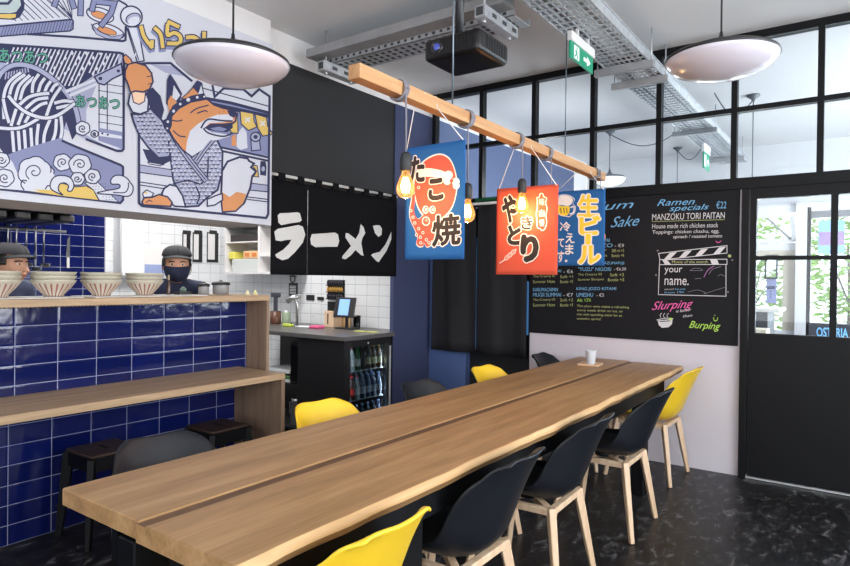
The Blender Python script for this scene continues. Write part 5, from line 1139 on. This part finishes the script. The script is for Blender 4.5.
def person(loc, rz, label, hz, masked, bend=0):
    """standing cook facing local +X, forearms forward over the work surface; hz = crown height"""
    t = thing('person', label, 'person', loc, rz); k = hz/1.60
    sh_z = 1.285*k; J = [(0, 0, .86*k), (.0, 0, 1.02*k), (.005, 0, 1.16*k), (0, 0, 1.285*k), (.012, 0, 1.36*k), (.03, 0, 1.43*k)]
    R = [(.140, .100), (.125, .092), (.142, .100), (.10, .066), .054, .056]; E = [(0, 1), (1, 2), (2, 3), (3, 4), (4, 5)]
    for s in (-1, 1):
        b = len(J)
        J += [(0, s*.15*k, sh_z-.005), (.03, s*.215*k, 1.03*k), (.20, s*.15*k, .985*k)]; R += [.055, .040, .027]; E += [(3, b), (b, b+1), (b+1, b+2)]
        h = len(J); J += [(.25, s*.142*k, .98*k)]; R += [(.034, .018)]; E += [(b+2, h)]
        for f in range(4):
            q = len(J); y0 = s*(.142*k+(.028-.0190*f)); ln = (.030, .036, .034, .026)[3-f] if f else .024
            J += [(.285, y0, .98*k), (.285+ln, y0*1.0, .968*k), (.285+ln*1.5, y0, .945*k)]; R += [.0085, .008, .0072]; E += [(h, q), (q, q+1), (q+1, q+2)]
        q = len(J); J += [(.255, s*(.142*k-.030), .975*k), (.285, s*(.142*k-.046), .962*k)]; R += [.0105, .009]; E += [(h, q), (q, q+1)]
        q = len(J); J += [(0, s*.085*k, .80*k), (.02, s*.095*k, .45*k), (-.015, s*.10*k, .08*k), (.12, s*.115*k, .035*k)]; R += [.092, .060, .042, (.042, .030)]; E += [(0, q), (q, q+1), (q+1, q+2), (q+2, q+3)]
    m = MB(); m.mi(skin); limbs(m, J, E, R, skin)
    hc = Vector((.045, 0, hz-.141))
    HS = 1.13
    def hd(p): return hc+Vector((p[0]*HS, p[1]*HS, p[2]*1.02))
    m.sph(hc, .098*HS, skin, .077*HS, .124, 28, 20); m.sph(hd((.022, 0, -.06)), .070*HS, skin, .058*HS, .064, 24, 14)      # cranium and jaw
    m.lathe([(0, .028), (.007, .02), (.0135, -.014), (.010, -.024), (0, -.028)], skin, hd((.098, 0, -.022)), 12, Matrix.Rotation(radians(-16), 3, 'Y'))   # nose
    for s in (-1, 1):
        m.sph(hd((-.005, s*.079, -.012)), .018, skin, .008, .030, 12, 8); m.sph(hd((.083, s*.030, .022)), .014, skin, .024, .008, 12, 8); m.sph(hd((.066, s*.042, -.038)), .026, skin, .022, .022, 12, 8)
    m.sph(hd((.094, 0, -.066)), .010, skin, .022, .009, 12, 8)
    fuse(m.build('body', t), .0055, 3, skin)
    # eyes, brows, mouth
    m = MB()
    for s in (-1, 1): m.sph(hd((.088, s*.031, .002)), .010, eyew, .013, .0055, 14, 8); m.sph(hd((.0955, s*.031, .002)), .0045, eyem, .006, .0055, 12, 8)
    m.build('eyes', t)
    m = MB()
    for s in (-1, 1): m.tube([hd((.098, s*.014, .018)), hd((.096, s*.032, .023)), hd((.083, s*.050, .018))], .0042, hairm, 6)
    m.build('eyebrows', t)
    if not masked:
        m = MB(); m.tube([hd((.094, -.022, -.068)), hd((.103, 0, -.066)), hd((.094, .022, -.068))], .0045, lipm, 8); m.build('lips', t)
    # hair shows under the cap at the sides and back
    def hairp(u, v):
        a = radians(62+u*236); z = -.035+v*.10; w = 1.06+.02*sin(u*40)
        if v < .3 and (u < .15 or u > .85): z += .03
        return hd((.098*w*cos(a)*sqrt(max(.05, 1-(z/.135)**2)), .077*w*sin(a)*sqrt(max(.05, 1-(z/.135)**2)), z))
    MB().grid(hairp, 40, 8, hairm).build('hair', t, solid=.010, off=1)
    # cap
    def capp(u, v):
        a = u*2*pi; f = v*pi/2; r = cos(f)**.75; return hd((-.004+.108*r*cos(a), .088*r*sin(a), .062+.074*sin(f)))
    c = MB(); c.grid(capp, 40, 10, capm); cp_ = c.build('cap', t, solid=.004, off=1)
    def brim(u, v):
        a = radians(-62+u*124); return hd((-.004+(.108+v*.062*cos(a*1.15))*cos(a), (.089+v*.012)*sin(a), .064-.018*v-.012*(abs(u*2-1)**2)))
    MB().grid(brim, 20, 6, capm).build('peak', cp_, solid=.004)
    if masked:
        def mk(u, v):
            a = radians(-74+u*148); z = -.114+v*.102; b = cos(a); kk = 1.07 if v > .35 else 1.07-.10*(.35-v)
            bulge = .020*sin(v*pi)*max(0, b)**3
            s_ = sqrt(max(.30, 1-((z+.0)/.150)**2)); return hd(((.098*kk*s_+bulge)*b+.010*max(0, b), .077*kk*s_*sin(a), z+.006*cos(u*2*pi)))
        mo = MB().grid(mk, 26, 12, maskm).build('face_mask', t, solid=.003, off=1)
        m = MB()
        for s in (-1, 1): m.tube([hd((.024, s*.080, -.012)), hd((.0, s*.086, .008)), hd((-.018, s*.086, .0))], .0022, maskm, 6); m.tube([hd((.024, s*.076, -.070)), hd((.0, s*.086, -.045)), hd((-.018, s*.086, -.02))], .0022, maskm, 6)
        m.build('ear_loops', mo)
    # clothes
    J2 = [(0, 0, .80*k), (.0, 0, 1.02*k), (.005, 0, 1.16*k), (0, 0, 1.262*k), (.004, 0, 1.288*k)]; R2 = [(.156, .116), (.142, .108), (.158, .116), (.118, .082), (.074, .068)]; E2 = [(0, 1), (1, 2), (2, 3), (3, 4)]
    for s in (-1, 1):
        b = len(J2); J2 += [(0, s*.155*k, sh_z-.006), (.022, s*.200*k, 1.09*k)]; R2 += [.066, .060]; E2 += [(3, b), (b, b+1)]
    m = MB(); limbs(m, J2, E2, R2, shirtm); fuse(m.build('shirt', t), .009, 4, shirtm)
    J3 = [(0, 0, .86*k)]; R3 = [(.150, .120)]; E3 = []
    for s in (-1, 1):
        b = len(J3); J3 += [(0, s*.088*k, .79*k), (.02, s*.096*k, .45*k), (-.012, s*.10*k, .10*k)]; R3 += [.104, .076, .062]; E3 += [(0, b), (b, b+1), (b+1, b+2)]
    m = MB(); limbs(m, J3, E3, R3, trous); fuse(m.build('trousers', t), .010, 4, trous)
    for s in (-1, 1):
        m = MB(); m.sph((.035, s*.108*k, .040), .125, shoem, .055, .042, 20, 12); m.box((-.085, s*.108*k-.05, .0), (.155, s*.108*k+.05, .016), shoem, .006); m.build('shoe', t)
    return t
person((-4.10, 2.62, 0), radians(-31), 'person in charcoal cap, navy face mask and navy shirt standing behind the counter', 1.592, True)
person((-4.62, 1.70, 0), radians(24), 'person in a dark cap seen in profile behind the left bowl stacks', 1.575, False)

# ================================================================== room and street beyond the door
bk = mat('till_black', (52, 54, 60), .5)
st = thing('reception_stand', 'dark reception stand seen through the black glazed door', 'stand', (-1.06, 7.6, 0))
MB().box((-1.35, 7.4, 0), (-.83, 8.0, 1.06), bk, .004).build('body', st, True); MB().box((-1.36, 7.38, 1.06), (-.72, 8.02, 1.10), mat('stand_top', (206, 204, 200), .5), .004).build('worktop', st, True)
o_ = MB().box((-1.36, 7.55, 1.101), (-1.02, 7.8, 1.30), bk, .02).build('till'); tag(o_, 'dark till standing on the reception stand behind the door glass', 'till')
o_ = MB().box((-1.0, 7.05, .82), (-.80, 7.30, .90), mat('carton_white', (226, 216, 196), .7), .004).build('carton'); tag(o_, 'small pale carton on a stool seen low through the door glass', 'box')
so = MB(); so.box((-1.02, 7.0, .78), (-.74, 7.34, .82), beech, .004)
for x in (-.99, -.77):
    for y in (7.03, 7.31): so.cyl((x, y, 0), (x, y, .78), .015, beech, 8)
tag(so.build('stool'), 'plain wooden stool under the pale carton behind the door glass', 'stool')
fs = thing('framed_notice', 'small black framed notice hanging behind the glass of the black door', 'notice', (-.56, W+.03, 1.45))
m = MB()
fy = W+.030; p = on_y(764.4, 279, fy); q = on_y(778, 254.6, fy); bb = .012
for lo, hi in (((p.x, p.z), (q.x, p.z+bb)), ((p.x, q.z-bb), (q.x, q.z)), ((p.x, p.z), (p.x+bb, q.z)), ((q.x-bb, p.z), (q.x, q.z))): m.box((lo[0], fy, lo[1]), (hi[0], fy+.015, hi[1]), lampb)
m.build('frame', fs, True); m = MB(); m.box((p.x+.01, fy+.005, p.z+.01), (q.x-.01, fy+.007, q.z-.01), glass('notice_glass', (250, 250, 252), .3)); m.build('pane', fs, True)
p2 = on_y(766, 303, fy); q2 = on_y(776.6, 281.4, fy)
m = MB(); m.box((p2.x, fy+.004, p2.z), (q2.x, fy+.006, q2.z+.02), cloth('notice_paper', (196, 200, 230), .6)); m.build('paper', fs, True)
a = Art(lambda x, y: on_y(x, y, fy+.004), (0, -1, 0), base=.0005); inkb = mat('notice_ink', (70, 76, 110), .6)
a.fill([(766.8, 286.4), (775, 286), (775, 289), (766.8, 289.4)], inkb)
for y in (291.4, 294, 297): a.ell(770.6, y, .8, .8, inkb, n=8)
a.build('print', fs)
ps = thing('window_poster', 'pink and blue poster on the far shop window right of the black bar', 'poster', (-.2, YB, 1.7))
a = Art(lambda x, y: on_y(x, y, YB-.005), (0, -1, 0)); pb_ = cloth('poster_blue', (176, 206, 236), .7); pk_ = cloth('poster_pink', (236, 180, 206), .7)
p = on_y(818, 254, YB); q = on_y(845, 220, YB)
MB().box((p.x, YB-.005, p.z), (q.x, YB-.002, q.z), pb_).build('sheet', ps, True)
a.fill([(819, 232), (844, 231), (844, 245), (819, 245.6)], pk_); a.build('print', ps)
sg = thing('low_sign', 'dark low sign with blue letters behind the door glass, bottom right', 'sign', (-.2, 7.9, .8))
p = on_y(808.6, 340, 7.9); q = on_y(852, 324.4, 7.9)
MB().box((p.x, 7.9, .02), (q.x+.5, 7.94, q.z), mat('sign_slate', (56, 58, 66), .6)).build('board', sg, True)
a = Art(lambda x, y: on_y(x, y, 7.9), (0, -1, 0)); bl_ = mat('sign_blue', (126, 190, 240), .5, emit=(126, 190, 240), es=.3)
a.text('OSTERIA', (816.6, 336.6), (848, 337.8), (816.6, 327.4), bl_, .02); a.build('lettering', sg)
wh = thing('open_window', 'top hung white window sash standing open with a stay, beyond the door', 'window', (-1.1, YB-.1, 2.0))
m = MB(); c0, c1 = Vector((-1.62, YB-.02, 1.90)), Vector((-.72, YB-.02, 1.90)); d0, d1 = Vector((-1.62, YB-.34, 2.19)), Vector((-.72, YB-.34, 2.19))
for a0, a1 in ((c0, c1), (d0, d1), (c0, d0), (c1, d1)): m.bar(a0, a1, .05, .05, wf)
m.build('sash', wh, True); MB().bar(Vector((-1.0, YB-.33, 2.18)), Vector((-.76, YB-.05, 1.92)), .022, .022, mat('stay_grey', (130, 130, 132), .5)).build('stay', wh, True)
leafm = cloth('green_leaves', (188, 210, 138), .55)
def bush(x, y, h, w, n, label, seed):
    rnd = random.Random(seed); t = thing('street_tree', label, 'tree', (x, y, -.02))
    m = MB()
    for i in range(n):
        th = rnd.uniform(0, 2*pi); ph = rnd.uniform(-1, 1); r = rnd.uniform(.35, 1)**.5
        c = Vector((w*r*cos(th)*sqrt(1-ph*ph), w*r*sin(th)*sqrt(1-ph*ph), h*.6+h*.42*ph*r)); a_ = rnd.uniform(0, 6); s_ = rnd.uniform(.05, .12)
        e1 = Vector((cos(a_), sin(a_), rnd.uniform(-.6, .6)))*s_; e2 = e1.cross(Vector((rnd.uniform(-1, 1), rnd.uniform(-1, 1), 1))).normalized()*s_*.5
        m._fin([m.b.faces.new([m.b.verts.new(c+q_) for q_ in (-e1, e2, e1, -e2)])], leafm, True)
    m.build('foliage', t, solid=.004); m = MB(); m.tube([(0, 0, 0), (.03, .02, h*.35), (-.02, 0, h*.7)], .05, mat('bark', (96, 80, 66), .9), 8, r2=.02)
    for i in range(5): th = i*1.3; m.tube([(0, 0, h*.35), (w*.4*cos(th), w*.4*sin(th), h*.62)], .018, mat('bark', (96, 80, 66), .9), 6, r2=.006)
    m.build('trunk', t)
bush(-1.55, 11.6, 2.6, .9, 900, 'pale green tree outside the open window left of the white post', 1)
bush(-.25, 14.0, 3.0, .9, 900, 'pale green tree outside behind the pink and blue poster', 2)
bush(1.9, 12.0, 2.6, 1.0, 900, 'pale green tree outside at the right edge of the picture', 3)

# ================================================================== light
def area(name, loc, rot, sx, sy, e, col=(1, 1, 1), spread=180):
    l = bpy.data.lights.new(name, 'AREA'); l.shape = 'RECTANGLE'; l.size = sx; l.size_y = sy; l.energy = e; l.color = col; l.spread = radians(spread)
    o = bpy.data.objects.new(name, l); COL.objects.link(o); o.location = loc; o.rotation_euler = tuple(radians(v) for v in rot); return o
day = (.93, .96, 1.0)
area('daylight_right_front', (BX+.1, 0, 1.7), (0, 100, 0), 2.0, 2.0, 36, day)
area('daylight_right', (BX+.1, 2.6, 1.7), (0, 100, 0), 2.0, 2.2, 92, day)
area('daylight_front', (.2, FY-.1, 1.7), (100, 0, 0), 3.6, 2.0, 14, day)
area('daylight_right_beyond', (BX+.1, 6.6, 1.7), (0, 112, 0), 2.0, 2.6, 380, day)
area('daylight_far', (.2, YB+.3, 1.5), (-96, 0, 0), 4.6, 1.5, 150, day)
for i_, (x_, y_, z_) in enumerate(((-2.44, 7.10, 2.47), (-2.01, 8.3, 2.1), (-.87, 6.46, 2.13), (-2.6, 5.7, 2.3))):  # fill points added to lift the room beyond; the last has no pendant
    l = bpy.data.lights.new('beyond_fill', 'POINT'); l.energy = 20; l.shadow_soft_size = .15; l.color = (1, .98, .96)
    o = bpy.data.objects.new('beyond_fill', l); COL.objects.link(o); o.location = (x_, y_, z_)
area('kitchen_lamp', (-4.6, 3.1, CE-.03), (0, 20, 0), 1.2, 1.2, 130, (1, .98, .95))
area('kitchen_lamp_rear', (-5.0, .8, CE-.03), (0, 0, 0), 1.2, 1.2, 50, (1, .98, .95))
wd = bpy.data.worlds.new('sky'); S.world = wd; wd.use_nodes = True
bgn = wd.node_tree.nodes['Background']; bgn.inputs['Color'].default_value = (.93, .97, 1, 1); bgn.inputs['Strength'].default_value = 6
S.view_settings.view_transform = 'Standard'; S.view_settings.look = 'None'; S.view_settings.gamma = 1; S.view_settings.exposure = -0.08; S.view_settings.use_curve_mapping = False
S.cycles.use_denoising = True; S.cycles.max_bounces = 10; S.cycles.transparent_max_bounces = 24; S.cycles.sample_clamp_indirect = 6; S.cycles.caustics_reflective = False; S.cycles.caustics_refractive = False
